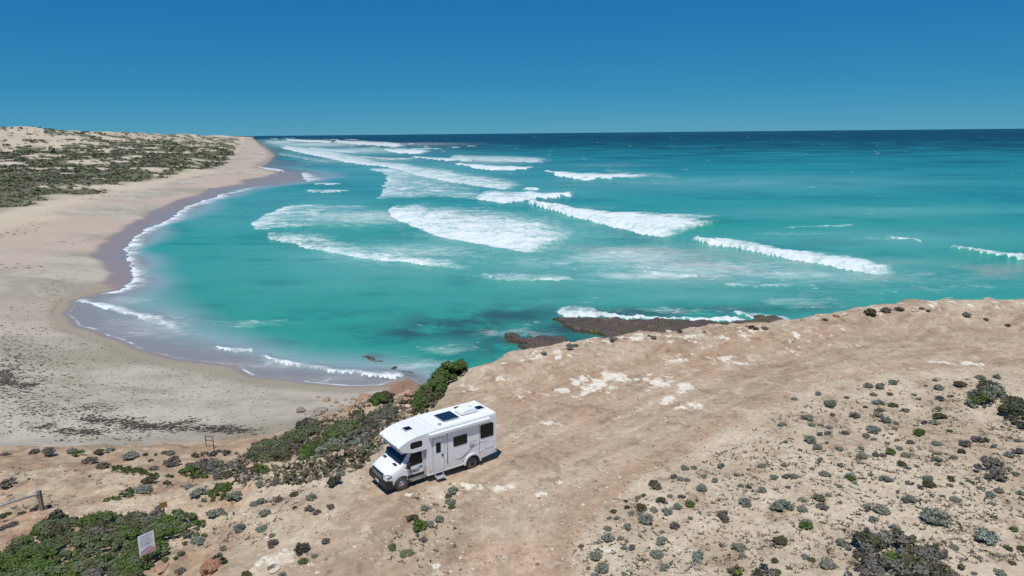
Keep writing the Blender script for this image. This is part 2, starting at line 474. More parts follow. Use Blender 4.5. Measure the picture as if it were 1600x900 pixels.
mxs = N(nt, 'ShaderNodeMix', data_type='RGBA')           # the beach is finer: half the mottling
mth = N(nt, 'ShaderNodeMath', operation='MULTIPLY'); mth.inputs[1].default_value = .65
L(asn.outputs['Fac'], mth.inputs[0]); L(mth.outputs[0], mxs.inputs['Factor'])
L(sc1.outputs[0], mxs.inputs['A']); L(ac.outputs['Color'], mxs.inputs['B'])
L(mxs.outputs['Result'], b.inputs['Base Color'])
rr = N(nt, 'ShaderNodeMapRange'); rr.inputs['To Min'].default_value = .95; rr.inputs['To Max'].default_value = .30
L(aw.outputs['Fac'], rr.inputs['Value']); L(rr.outputs[0], b.inputs['Roughness'])
sp = N(nt, 'ShaderNodeMapRange'); sp.inputs['To Min'].default_value = .1; sp.inputs['To Max'].default_value = .3
L(aw.outputs['Fac'], sp.inputs['Value']); L(sp.outputs[0], b.inputs['Specular IOR Level'])
ad = N(nt, 'ShaderNodeMath', operation='ADD'); L(n1.outputs['Fac'], ad.inputs[0]); L(n2.outputs['Fac'], ad.inputs[1])
bs_ = N(nt, 'ShaderNodeMapRange'); bs_.inputs['To Min'].default_value = .55; bs_.inputs['To Max'].default_value = .12
L(asn.outputs['Fac'], bs_.inputs['Value'])
bp = N(nt, 'ShaderNodeBump', Distance=.06); L(bs_.outputs[0], bp.inputs['Strength']); L(ad.outputs[0], bp.inputs['Height'])
L(bp.outputs[0], b.inputs['Normal'])
tag(link('ground', me, m), kind='structure')

# ------------------------------------------------------------------ sea
th_ = np.radians(np.r_[np.linspace(-62, -41, 30)[:-1], np.linspace(-41, 41, 620), np.linspace(41, 62, 30)[1:]])
rd_ = np.r_[radii(58, 9000, 29.3, .62, .3, .06), [11000, 14000, 20000, 32000, 60000]]
X, Y, Fc = polar(th_, rd_)
Zg = np.where(np.hypot(X, Y) < 15000, rbf(X, Y), -30)
ok = Zg[Fc].min(1) < -10.8
u, Fc = compact(None, Fc, ok)
X, Y, Zg = X[u], Y[u], Zg[u]
r = np.hypot(X, Y)
depth = SEA - Zg
foam = np.zeros(len(X)); hgt = np.zeros(len(X)); lace = np.zeros(len(X))
# ragged edges: look the wave shapes up at slightly shifted places
k_ = np.clip(r / 200, .45, 3)
qx = X + (fbk(X, Y, 5, 5, k_, 4, 101, .55) - .5) * 3.4 * k_
qy = Y + (fbk(X, Y, 5, 5, k_, 4, 402, .55) - .5) * 4.4 * k_
def strip(lead, trail, d0=1.0, d1=.3, H=.8, pw=1.0):
    """a broken wave: white front along lead, foam thinning out towards trail"""
    global foam, hgt
    A = W2(lead, SEA); B = W2(trail, SEA); n = len(A)
    B = A + (B - A) * 1.55
    for i in range(n - 1):
        for tri, ts, ss in (((A[i], A[i + 1], B[i]), (0, 0, 1), (i, i + 1, i)), ((A[i + 1], B[i + 1], B[i]), (0, 1, 1), (i + 1, i + 1, i))):
            (x1, y1), (x2, y2), (x3, y3) = tri
            den = (y2 - y3) * (x1 - x3) + (x3 - x2) * (y1 - y3)
            if abs(den) < 1e-9: continue
            bb = np.where((qx >= min(x1, x2, x3)) & (qx <= max(x1, x2, x3)) & (qy >= min(y1, y2, y3)) & (qy <= max(y1, y2, y3)))[0]
            if not len(bb): continue
            a = ((y2 - y3) * (qx[bb] - x3) + (x3 - x2) * (qy[bb] - y3)) / den
            c = ((y3 - y1) * (qx[bb] - x3) + (x1 - x3) * (qy[bb] - y3)) / den
            e = 1 - a - c
            m_ = (a >= 0) & (c >= 0) & (e >= 0)
            bb = bb[m_]; a, c, e = a[m_], c[m_], e[m_]
            t = a * ts[0] + c * ts[1] + e * ts[2]
            s = (a * ss[0] + c * ss[1] + e * ss[2]) / (n - 1)
            end = sst(0, .06, s) * sst(1, .9, s)
            v = 1.06 * (d0 + (d1 - d0) * t ** pw) * (.35 + .65 * end) * (.25 + .75 * sst(.75, .3, t)) * sst(1.0, .7, t)
            foam[bb] = np.maximum(foam[bb], v)
            hgt[bb] = np.maximum(hgt[bb], H * sst(0, .10, t) * sst(1.0, .15, t) * end)
def blob(cx, cy, rx, ry, v, arr, p=1.0):
    p0 = at(cx, cy, SEA); p1 = at(cx + rx, cy, SEA); p2 = at(cx, cy + ry, SEA)
    e = ((qx - p0[0] - (qy - p0[1]) * p0[0] / p0[1]) / (p1[0] - p0[0])) ** 2 + ((qy - p0[1]) / (p2[1] - p0[1])) ** 2
    w = v * np.exp(-e * p)
    np.maximum(arr, w, out=arr)
rng0 = np.random.default_rng(55)
strip([(606,328),(614,340),(650,357),(690,370),(740,381),(790,390),(838,398)], [(622,318),(665,317),(725,321),(785,325),(850,335),(890,360),(905,388)], 1.2, .60, 1.0)
strip([(818,317),(850,327),(880,335),(920,345),(960,355),(1000,365),(1048,372)], [(826,314),(890,325),(950,331),(1030,334),(1115,336),(1112,345),(1062,352)], 1.2, .5, 1.9, 1.3)
strip([(455,319),(410,337),(391,352),(400,359),(445,357)], [(640,321),(620,330),(610,340),(570,350),(520,353)], .98, .25, .5, .6)
strip([(414,363),(424,374),(450,379),(480,389),(520,395),(560,403),(620,409),(680,416),(735,423)], [(432,360),(490,361),(520,364),(540,374),(580,384),(620,392),(670,400),(710,407),(755,414)], 1.05, .25, .6, .7)
strip([(572,262),(605,273),(599,292),(596,304),(584,311)], [(740,264),(765,275),(790,290),(780,300),(760,312)], .95, .42, .5, .6)
strip([(432,230),(475,240),(520,249),(560,257),(610,262),(660,277),(705,286),(765,294)], [(440,225),(500,231),(560,242),(600,252),(645,256),(695,262),(728,275),(775,289)], 1.05, .62, 1.0)
strip([(598,235),(625,240),(662,241)], [(602,231),(640,232),(684,236)], 1.2, .7, .8)
strip([(711,256),(735,262),(770,267),(800,266),(830,264)], [(716,254),(750,256),(790,259),(820,261),(838,262)], 1.3, .8, 1.0)
strip([(847,267),(865,274),(900,280),(922,283),(938,280),(990,279)], [(852,266),(890,269),(940,270),(985,271),(1005,274),(1022,277)], 1.2, .5, 1.5, 1.3)
strip([(743,311),(760,315),(790,318),(830,312),(870,309),(897,306)], [(763,296),(780,297),(812,299),(852,302),(885,302),(905,303)], 1.15, .55, 1.4, 1.2)
strip([(815,297),(840,299)], [(832,292),(846,296)], 1.2, .7, .6)
strip([(1080,376),(1110,384),(1150,389),(1200,399),(1250,408),(1300,416),(1350,426),(1402,430)], [(1083,370),(1130,375),(1180,382),(1220,390),(1285,397),(1325,401),(1375,414),(1415,425)], 1.15, .5, 1.3, 1.2)
strip([(1485,388),(1530,396),(1570,404),(1640,413)], [(1478,384),(1530,389),(1580,396),(1640,399)], 1.1, .45, .8)
strip([(751,429),(780,439),(820,440),(905,438)], [(755,425),(790,429),(830,431),(910,429)], .85, .3, .4)
strip([(113,470),(150,480),(200,492),(225,503),(250,509),(280,514)], [(117,464),(160,472),(205,483),(235,488),(262,500),(286,509)], 1.15, .5, .35)
strip([(338,544),(365,551),(398,551)], [(342,540),(372,543),(402,546)], 1.15, .6, .3)
strip([(410,557),(440,569),(490,578),(540,585),(600,591),(642,590)], [(415,553),(450,562),(500,571),(550,577),(600,580),(645,581)], 1.15, .45, .35)
strip([(146,461),(183,454),(204,441),(208,426),(198,408),(196,393),(199,379),(225,359),(261,344),(289,324),(345,304),(405,289)],
      [(178,464),(243,442),(236,424),(228,406),(226,394),(226,382),(248,363),(280,349),(306,330),(358,309),(412,292)][:11] + [(425,291)], 1.4, .3, .12, .6)
strip([(400,261),(420,266),(446,269)], [(404,258),(424,261),(448,266)], 1.2, .5, .2)
strip([(471,269),(474,280),(483,285)], [(500,272),(505,277),(495,281)], 1.1, .4, .3)
strip([(476,299),(500,301),(545,300)], [(480,295),(500,296),(560,298)], 1.0, .3, .4)
strip([(494,288),(505,289),(530,289)], [(495,285),(506,285),(535,287)], 1.0, .3, .4)
strip([(330,505),(360,513),(400,512),(460,503)], [(335,500),(370,504),(410,500),(465,496)], .55, .3, .1)
strip([(864,487),(880,496),(930,497),(970,499),(1050,503),(1130,503),(1185,508)], [(886,477),(908,479),(926,487),(975,495),(1050,499),(1140,497),(1190,503)], 1.2, .5, .4)
strip([(1140,490),(1180,497),(1240,505)], [(1148,485),(1190,489),(1245,499)], .9, .4, .3)
strip([(800,521),(820,524),(850,530)], [(803,514),(828,515),(860,522)], .7, .3, .2)
for q in (([(520,222),(560,226),(640,230)], [(525,218),(580,220),(655,226)], 1.1, .6, .8), ([(640,246),(690,251),(745,253)], [(645,243),(695,246),(755,250)], 1.1, .6, .8),
          ([(700,248),(760,252),(860,255)], [(706,240),(775,242),(870,247)], .95, .6, .5), ([(445,219),(480,222),(525,223)], [(448,216.5),(485,218),(530,220)], 1.1, .7, .6),
          ([(430,241),(470,248),(525,257)], [(436,237),(480,243),(535,252)], .75, .35, .4), ([(600,298),(680,306),(765,314)], [(605,288),(690,292),(780,302)], .8, .45, .4),
          ([(655,272),(720,287),(800,301)], [(690,262),(760,272),(830,290)], 1.0, .5, .7), ([(1225,357),(1290,355),(1350,352)], [(1228,355),(1290,352),(1352,350)], .85, .4, .3),
          ([(1385,371),(1440,377)], [(1388,369),(1444,374)], .95, .5, .3), ([(1000,425),(1050,432),(1095,432)], [(1004,420),(1055,425),(1100,427)], .95, .4, .3),
          ([(1130,445),(1190,449),(1240,446)], [(1135,441),(1195,444),(1245,442)], .8, .4, .2), ([(940,268),(1000,276),(1060,280)], [(945,262),(1005,266),(1070,274)], .6, .3, .3),
          ([(560,246),(610,250),(650,250)], [(562,243),(612,246),(655,247)], 1.0, .6, .5), ([(480,232),(530,238),(560,240)], [(484,229),(535,233),(565,237)], 1.0, .6, .5)):
    strip(*q)
for i in range(90):
    px = rng0.uniform(860, 1560); py = rng0.uniform(400, 478)
    blob(px, py, rng0.uniform(3, 14), rng0.uniform(.5, 1.3), rng0.uniform(.5, 1.0), foam)
for i in range(40):
    px = rng0.uniform(620, 900); py = rng0.uniform(495, 560)
    blob(px, py, rng0.uniform(3, 12), rng0.uniform(.6, 1.6), rng0.uniform(.45, .85), foam)
# far surf along the shore, whitecaps out at sea
rng = np.random.default_rng(5)
for i in range(70):
    a = rng.uniform(0, 1)
    px = 415 + a * 270 + rng.normal(0, 18); py = 214.5 + a * 26 * rng.uniform(.25, 1.0) + rng.uniform(0, 6)
    w = rng.uniform(5, 24) * (.5 + a)
    strip([(px, py), (px + w * .5, py + w * .045), (px + w, py + w * .06)], [(px + 1, py - .5), (px + w * .5, py - .45), (px + w * 1.1, py - .2)], 1.0, .6, .5)
for i in range(150):
    px = rng.uniform(650, 1640); py = 207 + (800 - px) * .0096 + 2 + abs(rng.normal(0, 1)) * 38
    w = rng.uniform(.8, 3.2) * (1 + (py - 205) / 70)
    if py < 330: blob(px, py, w, max(.45, w * .13), rng.uniform(.5, 1.1), foam)
# lacy leftover foam
for q in ((560,340,150,18,.66),(640,395,170,24,.56),(780,360,140,30,.78),(700,285,120,16,.45),(560,250,130,9,.55),(770,252,90,8,.55),(950,258,110,9,.32),(1020,285,130,10,.28),
          (900,325,90,10,.35),(980,400,150,26,.64),(1100,420,190,22,.62),(1010,430,140,10,.66),(1230,430,140,15,.55),(860,408,130,14,.45),(820,432,110,8,.5),(1450,430,150,14,.30),
          (1250,470,110,16,.42),(1060,485,140,8,.40),(800,520,90,12,.44),(700,545,80,14,.38),(660,570,70,12,.48),(560,585,90,8,.35),(230,510,100,28,.62),(190,470,60,10,.5),(400,570,120,12,.58),(520,592,110,7,.55),
          (390,505,70,7,.52),(330,545,60,8,.3),(1500,450,140,10,.34),(640,225,150,6,.5),(500,225,90,8,.7),(440,222,40,7,.7),(560,235,120,9,.6),(860,300,80,8,.3),(1300,330,260,12,.16),(1380,372,90,4,.32),(1240,365,90,3,.36)):
    blob(*q, lace, 1.3)
# colour of the water itself: sand-bottomed turquoise inshore, deep blue far out
pyl = 208 + FPX * 29.3 / np.maximum(r, 1)        # fixed rule of distance
nw = fbm(X / 70, Y / 28, 5, 111); nx_ = fbk(X, Y, 18, 9, k_, 4, 612)
sh_ = np.interp(r, [60, 110, 170, 260, 420, 700, 1300, 2400, 4200, 30000], [0, .12, .25, .45, .62, .72, .82, .95, 1, 1])
stops = np.array([[.024, .235, .175], [.030, .245, .185], [.026, .25, .20], [.018, .215, .195], [.010, .165, .165], [.003, .050, .060], [.001, .004, .010]])
xs = [0, .15, .35, .55, .72, .85, 1.0]
v = np.clip(sh_ + (nw - .5) * .32 * sst(0, .2, sh_), 0, 1)
wc = np.stack([np.interp(v, xs, stops[:, k]) for k in range(3)], -1) * (1 + .16 * sst(1100, 500, r))[:, None]
wc = mix(wc, np.array([.05, .30, .27]), sst(.5, .75, nx_) * .35 * sst(1500, 500, r))
wc = mix(wc, np.array([.010, .15, .145]), sst(.48, .28, nx_) * .45 * sst(1500, 500, r))
tint = np.zeros(len(X))
for q in ((640,400,260,50,.55),(480,320,160,40,.45),(560,440,200,20,.30),(1000,415,260,48,.9),(1280,425,240,34,.8),(820,370,140,44,.8),(1150,285,300,14,.6),(1350,330,280,10,.5),(1380,372,280,20,.55),(1120,460,200,14,.6),(650,260,200,30,.5),(330,330,80,30,.45),(450,227,90,12,.8),(540,235,140,14,.7),(425,220,50,6,.7),(900,285,260,20,.35)):
    blob(*q, tint, 1.0)
wc = mix(wc, np.array([.17, .42, .375]), tint * (.5 + nx_ * .8).clip(0, 1))
silt = np.zeros(len(X))
for q in ((1130,415,200,20,.8),(1000,392,120,12,.7),(1480,425,180,14,.75),(640,338,110,5,.45),(1350,412,110,9,.45)):
    blob(*q, silt, 1.0)
wc = mix(wc, np.array([.30, .32, .28]), silt * sst(.35, .65, nx_))
reef = np.zeros(len(X))
for q in ((640,520,60,12,.8),(720,508,100,26,1.0),(790,492,130,20,.8),(830,535,110,26,.95),(900,512,90,16,.9),(1000,488,150,10,.7),(1150,484,120,9,.5),(580,558,22,6,.9),(628,575,16,5,.9),(1240,480,90,10,.5)):
    blob(*q, reef, 1.2)
wc = mix(wc, np.array([.028, .055, .06]), (reef * sst(.25, .55, fbm(X / 6, Y / 6, 4, 115))).clip(0, .93))
shal = sst(1.7, .15, depth) * sst(900, 450, r)                       # clouded with sand at the edge
wc = mix(wc, np.array([.36, .40, .43]), shal * .95)
alpha = .35 + .65 * sst(.02, .9, depth)
swell = (fbm(X / 26, Y / 9, 3, 121) - .5) * .5 * sst(.4, 3, depth) * sst(900, 300, r) + (fbm(X / 4, Y / 3, 3, 122) - .5) * .22 * sst(.4, 2.5, depth) * sst(500, 200, r)
rough_f = (fbk(X, Y, 1.6, 1.6, k_, 3, 823) - .5) * 1.3 * np.clip(foam, 0, 1) * np.clip(hgt * 1.5 + .12, 0, 1) * sst(.2, 1.5, depth)
Zs = SEA + swell + hgt + rough_f
edge_foam = sst(.05, .0, np.abs(depth - .03)) * .95 * sst(420, 250, r) * (qy < at(300, 452, SEA)[1])
foam = np.maximum(foam, edge_foam)
me = npmesh('sea', np.c_[X, Y, Zs], Fc, True, wc, {'foam': np.clip(foam, 0, 1.5), 'lace': lace, 'alpha': alpha, 'dist': np.clip(r / 1500, 0, 1)})
m, nt, b = node_mat('sea_water')
L = nt.links.new
ac = N(nt, 'ShaderNodeAttribute', attribute_name='col'); af = N(nt, 'ShaderNodeAttribute', attribute_name='foam')
al = N(nt, 'ShaderNodeAttribute', attribute_name='lace'); aa = N(nt, 'ShaderNodeAttribute', attribute_name='alpha')
ds_ = N(nt, 'ShaderNodeAttribute', attribute_name='dist')
geo = N(nt, 'ShaderNodeNewGeometry')
mp = N(nt, 'ShaderNodeMapping'); mp.inputs['Scale'].default_value = (.55, 1.0, 1.0); mp.inputs['Rotation'].default_value = (0, 0, R(-14))
L(geo.outputs['Position'], mp.inputs['Vector'])
nz = N(nt, 'ShaderNodeTexNoise', Scale=.55, Detail=9.0, Roughness=.68); L(mp.outputs[0], nz.inputs['Vector'])
nz3 = N(nt, 'ShaderNodeTexNoise', Scale=2.4, Detail=4.0, Roughness=.6); L(mp.outputs[0], nz3.inputs['Vector'])
nz2 = N(nt, 'ShaderNodeTexNoise', Scale=.16, Detail=6.0, Roughness=.6); L(mp.outputs[0], nz2.inputs['Vector'])
wrp = N(nt, 'ShaderNodeVectorMath', operation='MULTIPLY_ADD'); wrp.inputs[1].default_value = (2.2, 2.2, 0)
L(nz.outputs['Color'], wrp.inputs[0]); L(mp.outputs[0], wrp.inputs[2])
vo = N(nt, 'ShaderNodeTexVoronoi', feature='DISTANCE_TO_EDGE', Scale=.42); L(wrp.outputs[0], vo.inputs['Vector'])
def M2(op, a, b_=None, c=None):
    n = N(nt, 'ShaderNodeMath', operation=op)
    for i, v in enumerate((a, b_, c)):
        if v is None: continue
        if isinstance(v, (int, float)): n.inputs[i].default_value = v
        else: L(v, n.inputs[i])
    return n.outputs[0]
def ramp(v, a, b_):
    n = N(nt, 'ShaderNodeMapRange', interpolation_type='SMOOTHSTEP')
    n.inputs['From Min'].default_value = a; n.inputs['From Max'].default_value = b_
    L(v, n.inputs['Value']); return n.outputs[0]
# thick foam: mask plus noise; thin foam: a net of threads
thick = ramp(M2('ADD', M2('ADD', af.outputs['Fac'], M2('MULTIPLY', M2('SUBTRACT', nz.outputs['Fac'], .5), 1.5)), M2('ADD', M2('MULTIPLY', M2('SUBTRACT', nz3.outputs['Fac'], .5), .8), M2('MULTIPLY', M2('SUBTRACT', nz2.outputs['Fac'], .55), 1.5))), .42, 1.28)
net = ramp(M2('ADD', vo.outputs['Distance'], M2('MULTIPLY', nz.outputs['Fac'], .10)), .20, .05)
lsum = M2('MAXIMUM', al.outputs['Fac'], M2('MULTIPLY', af.outputs['Fac'], .6))
gate = ramp(M2('ADD', lsum, M2('MULTIPLY', M2('SUBTRACT', nz2.outputs['Fac'], .5), 1.6)), .28, .80)
thin = M2('MULTIPLY', M2('MULTIPLY', net, gate), .75)
film = M2('MULTIPLY', ramp(M2('ADD', lsum, M2('MULTIPLY', M2('SUBTRACT', nz.outputs['Fac'], .5), 1.5)), .16, .92), .58)
ff = M2('MINIMUM', M2('MAXIMUM', M2('MAXIMUM', thick, thin), film), 1.0)
cm = N(nt, 'ShaderNodeMix', data_type='RGBA'); cm.inputs['B'].default_value = (.68, .73, .73, 1)
L(ff, cm.inputs['Factor']); L(ac.outputs['Color'], cm.inputs['A']); L(cm.outputs['Result'], b.inputs['Base Color'])
rg = N(nt, 'ShaderNodeMapRange'); rg.inputs['To Min'].default_value = .22; rg.inputs['To Max'].default_value = .9
L(ff, rg.inputs['Value']); L(rg.outputs[0], b.inputs['Roughness'])
b.inputs['IOR'].default_value = 1.333
b.inputs['Specular IOR Level'].default_value = .20
w1 = N(nt, 'ShaderNodeTexNoise', Scale=.9, Detail=6.0, Roughness=.62); L(mp.outputs[0], w1.inputs['Vector'])
bp = N(nt, 'ShaderNodeBump', Distance=.55)
L(w1.outputs['Fac'], bp.inputs['Height'])
bst = N(nt, 'ShaderNodeMapRange'); bst.inputs['To Min'].default_value = .38; bst.inputs['To Max'].default_value = .9
sps = N(nt, 'ShaderNodeMapRange'); sps.inputs['To Min'].default_value = .24; sps.inputs['To Max'].default_value = .02
L(ds_.outputs['Fac'], sps.inputs['Value']); L(sps.outputs[0], b.inputs['Specular IOR Level'])
L(ds_.outputs['Fac'], bst.inputs['Value']); L(bst.outputs[0], bp.inputs['Strength'])
L(bp.outputs[0], b.inputs['Normal'])
tp = N(nt, 'ShaderNodeBsdfTransparent')
ms = N(nt, 'ShaderNodeMixShader')
L(M2('MAXIMUM', aa.outputs['Fac'], ff), ms.inputs[0]); L(tp.outputs[0], ms.inputs[1]); L(b.outputs[0], ms.inputs[2])
L(ms.outputs[0], nt.nodes['Material Output'].inputs['Surface'])
tag(link('sea', me, m), kind='structure')

# ------------------------------------------------------------------ plants
m, nt, b = node_mat('leaves')
ac = N(nt, 'ShaderNodeAttribute', attribute_name='col')
nt.links.new(ac.outputs['Color'], b.inputs['Base Color'])
b.inputs['Roughness'].default_value = .75
b.inputs['Specular IOR Level'].default_value = .2
PAL = {'grey': [(.20, .22, .165), (.265, .285, .22), (.155, .175, .13), (.31, .325, .26)],
       'pale': [(.25, .30, .24), (.31, .35, .29), (.20, .24, .19)],
       'dead': [(.165, .145, .12), (.215, .19, .16), (.125, .11, .09), (.18, .175, .14)],
       'olive': [(.085, .095, .040), (.12, .125, .055), (.065, .07, .035), (.11, .085, .05)],
       'green': [(.075, .125, .022), (.10, .155, .03), (.055, .09, .02), (.12, .165, .05)],
       'dark': [(.055, .068, .038), (.075, .09, .05), (.045, .052, .03), (.095, .10, .065)],
       'sage': [(.13, .16, .075), (.165, .195, .095), (.105, .13, .06)]}
def leaves(C, Rad, n_per, size, rng, pal, zs=.75, spiky=0.0, twig=.12):
    """leaf-sized blades spread over and through a set of clumps: verts, faces, colours"""
    n = len(C) * n_per
    ci = np.repeat(np.arange(len(C)), n_per)
    d = rng.normal(size=(n, 3)); d[:, 2] = np.abs(d[:, 2]) * 1.1 - .12
    d /= np.linalg.norm(d, axis=1)[:, None]
    rad = Rad[ci] * (rng.uniform(.35, 1.08, n) ** .6)
    P = C[ci] + d * rad[:, None] * np.array([1, 1, zs])
    nr = d + rng.normal(size=(n, 3)) * .55
    nr /= np.linalg.norm(nr, axis=1)[:, None]
    a = np.cross(nr, rng.normal(size=(n, 3))); a /= np.linalg.norm(a, axis=1)[:, None] + 1e-9
    if spiky:
        a = a * (1 - spiky) + d * spiky; a /= np.linalg.norm(a, axis=1)[:, None] + 1e-9
    c = np.cross(nr, a); c /= np.linalg.norm(c, axis=1)[:, None] + 1e-9
    s = (size * rng.uniform(.6, 1.4, n))[:, None]
    V = np.stack([P - a * s, P + c * s * .55 - a * s * .1, P + a * s * 1.1, P - c * s * .55 - a * s * .1], 1).reshape(-1, 3)
    Fq = np.arange(n * 4).reshape(n, 4)
    pal = np.array(pal)
    base = pal[rng.integers(0, len(pal), len(C))][ci] * .6 + pal[rng.integers(0, len(pal), n)] * .4
    base = base * rng.uniform(.75, 1.25, (n, 1))
    tw = rng.random(n) < twig
    base[tw] = np.array([.14, .115, .09])
    return V, Fq, np.repeat(base, 4, 0)
def core(C, Rad, zs, col):
    """woody inside of each clump"""
    V = []; Fq = []; ring = 7
    for c, rr_ in zip(C, Rad):
        o_ = len(V)
        for j, (h_, k) in enumerate(((-.25, .62), (.25, .66), (.62, .4))):
            for i in range(ring):
                a = 2 * math.pi * (i + .5 * j) / ring
                V.append((c[0] + math.cos(a) * rr_ * k, c[1] + math.sin(a) * rr_ * k, c[2] + rr_ * zs * h_))
        for j in range(2):
            for i in range(ring):
                Fq.append((o_ + j * ring + i, o_ + j * ring + (i + 1) % ring, o_ + (j + 1) * ring + (i + 1) % ring, o_ + (j + 1) * ring + i))
        t_ = o_ + 2 * ring
        Fq += [(t_, t_ + 1, t_ + 2, t_ + 3), (t_, t_ + 3, t_ + 4, t_ + 6), (t_ + 4, t_ + 5, t_ + 6, t_ + 6)][:2]
    V = np.array(V); return V, np.array(Fq), np.tile(np.array(col), (len(V), 1))
def join(parts):
    V = []; Fq = []; Cc = []; o_ = 0
    for v, f_, c in parts:
        V.append(v); Fq.append(f_ + o_); Cc.append(c); o_ += len(v)
    return np.concatenate(V), np.concatenate(Fq), np.concatenate(Cc)
def bush_mesh(name, kind, seed, ncl=14, n_per=42, size=.055, zs=.75):
    """a bush one metre across and about half a metre high"""
    rng = np.random.default_rng(seed)
    C = []
    for i in range(ncl):
        a = rng.uniform(0, 6.283); q = math.sqrt(rng.uniform(0, 1)) * .36
        C.append((math.cos(a) * q, math.sin(a) * q * rng.uniform(.75, 1), .12 + .20 * (1 - (q / .4) ** 2) * rng.uniform(.5, 1.2)))
    C = np.array(C); Rd = rng.uniform(.12, .21, ncl)
    spiky = .55 if kind in ('dead', 'grey') else .25
    pal = PAL[kind]
    parts = [leaves(C, Rd, n_per, size, rng, pal, zs, spiky, .25 if kind == 'dead' else .08), core(C, Rd, zs, np.mean(pal, 0) * .8)]
    return npmesh(name, *join(parts)[:2], False, join(parts)[2])
PROTO = {}
for k, nv in (('grey', 6), ('dead', 4), ('olive', 4), ('green', 3), ('dark', 2), ('pale', 2), ('sage', 2)):
    PROTO[k] = [bush_mesh(k + '_bush', k, 100 + 7 * i + len(k), ncl=11 + 2 * i, n_per=34 if k in ('grey', 'dead') else 46) for i in range(nv)]
    for q in PROTO[k]: q.materials.append(MATS['leaves'])

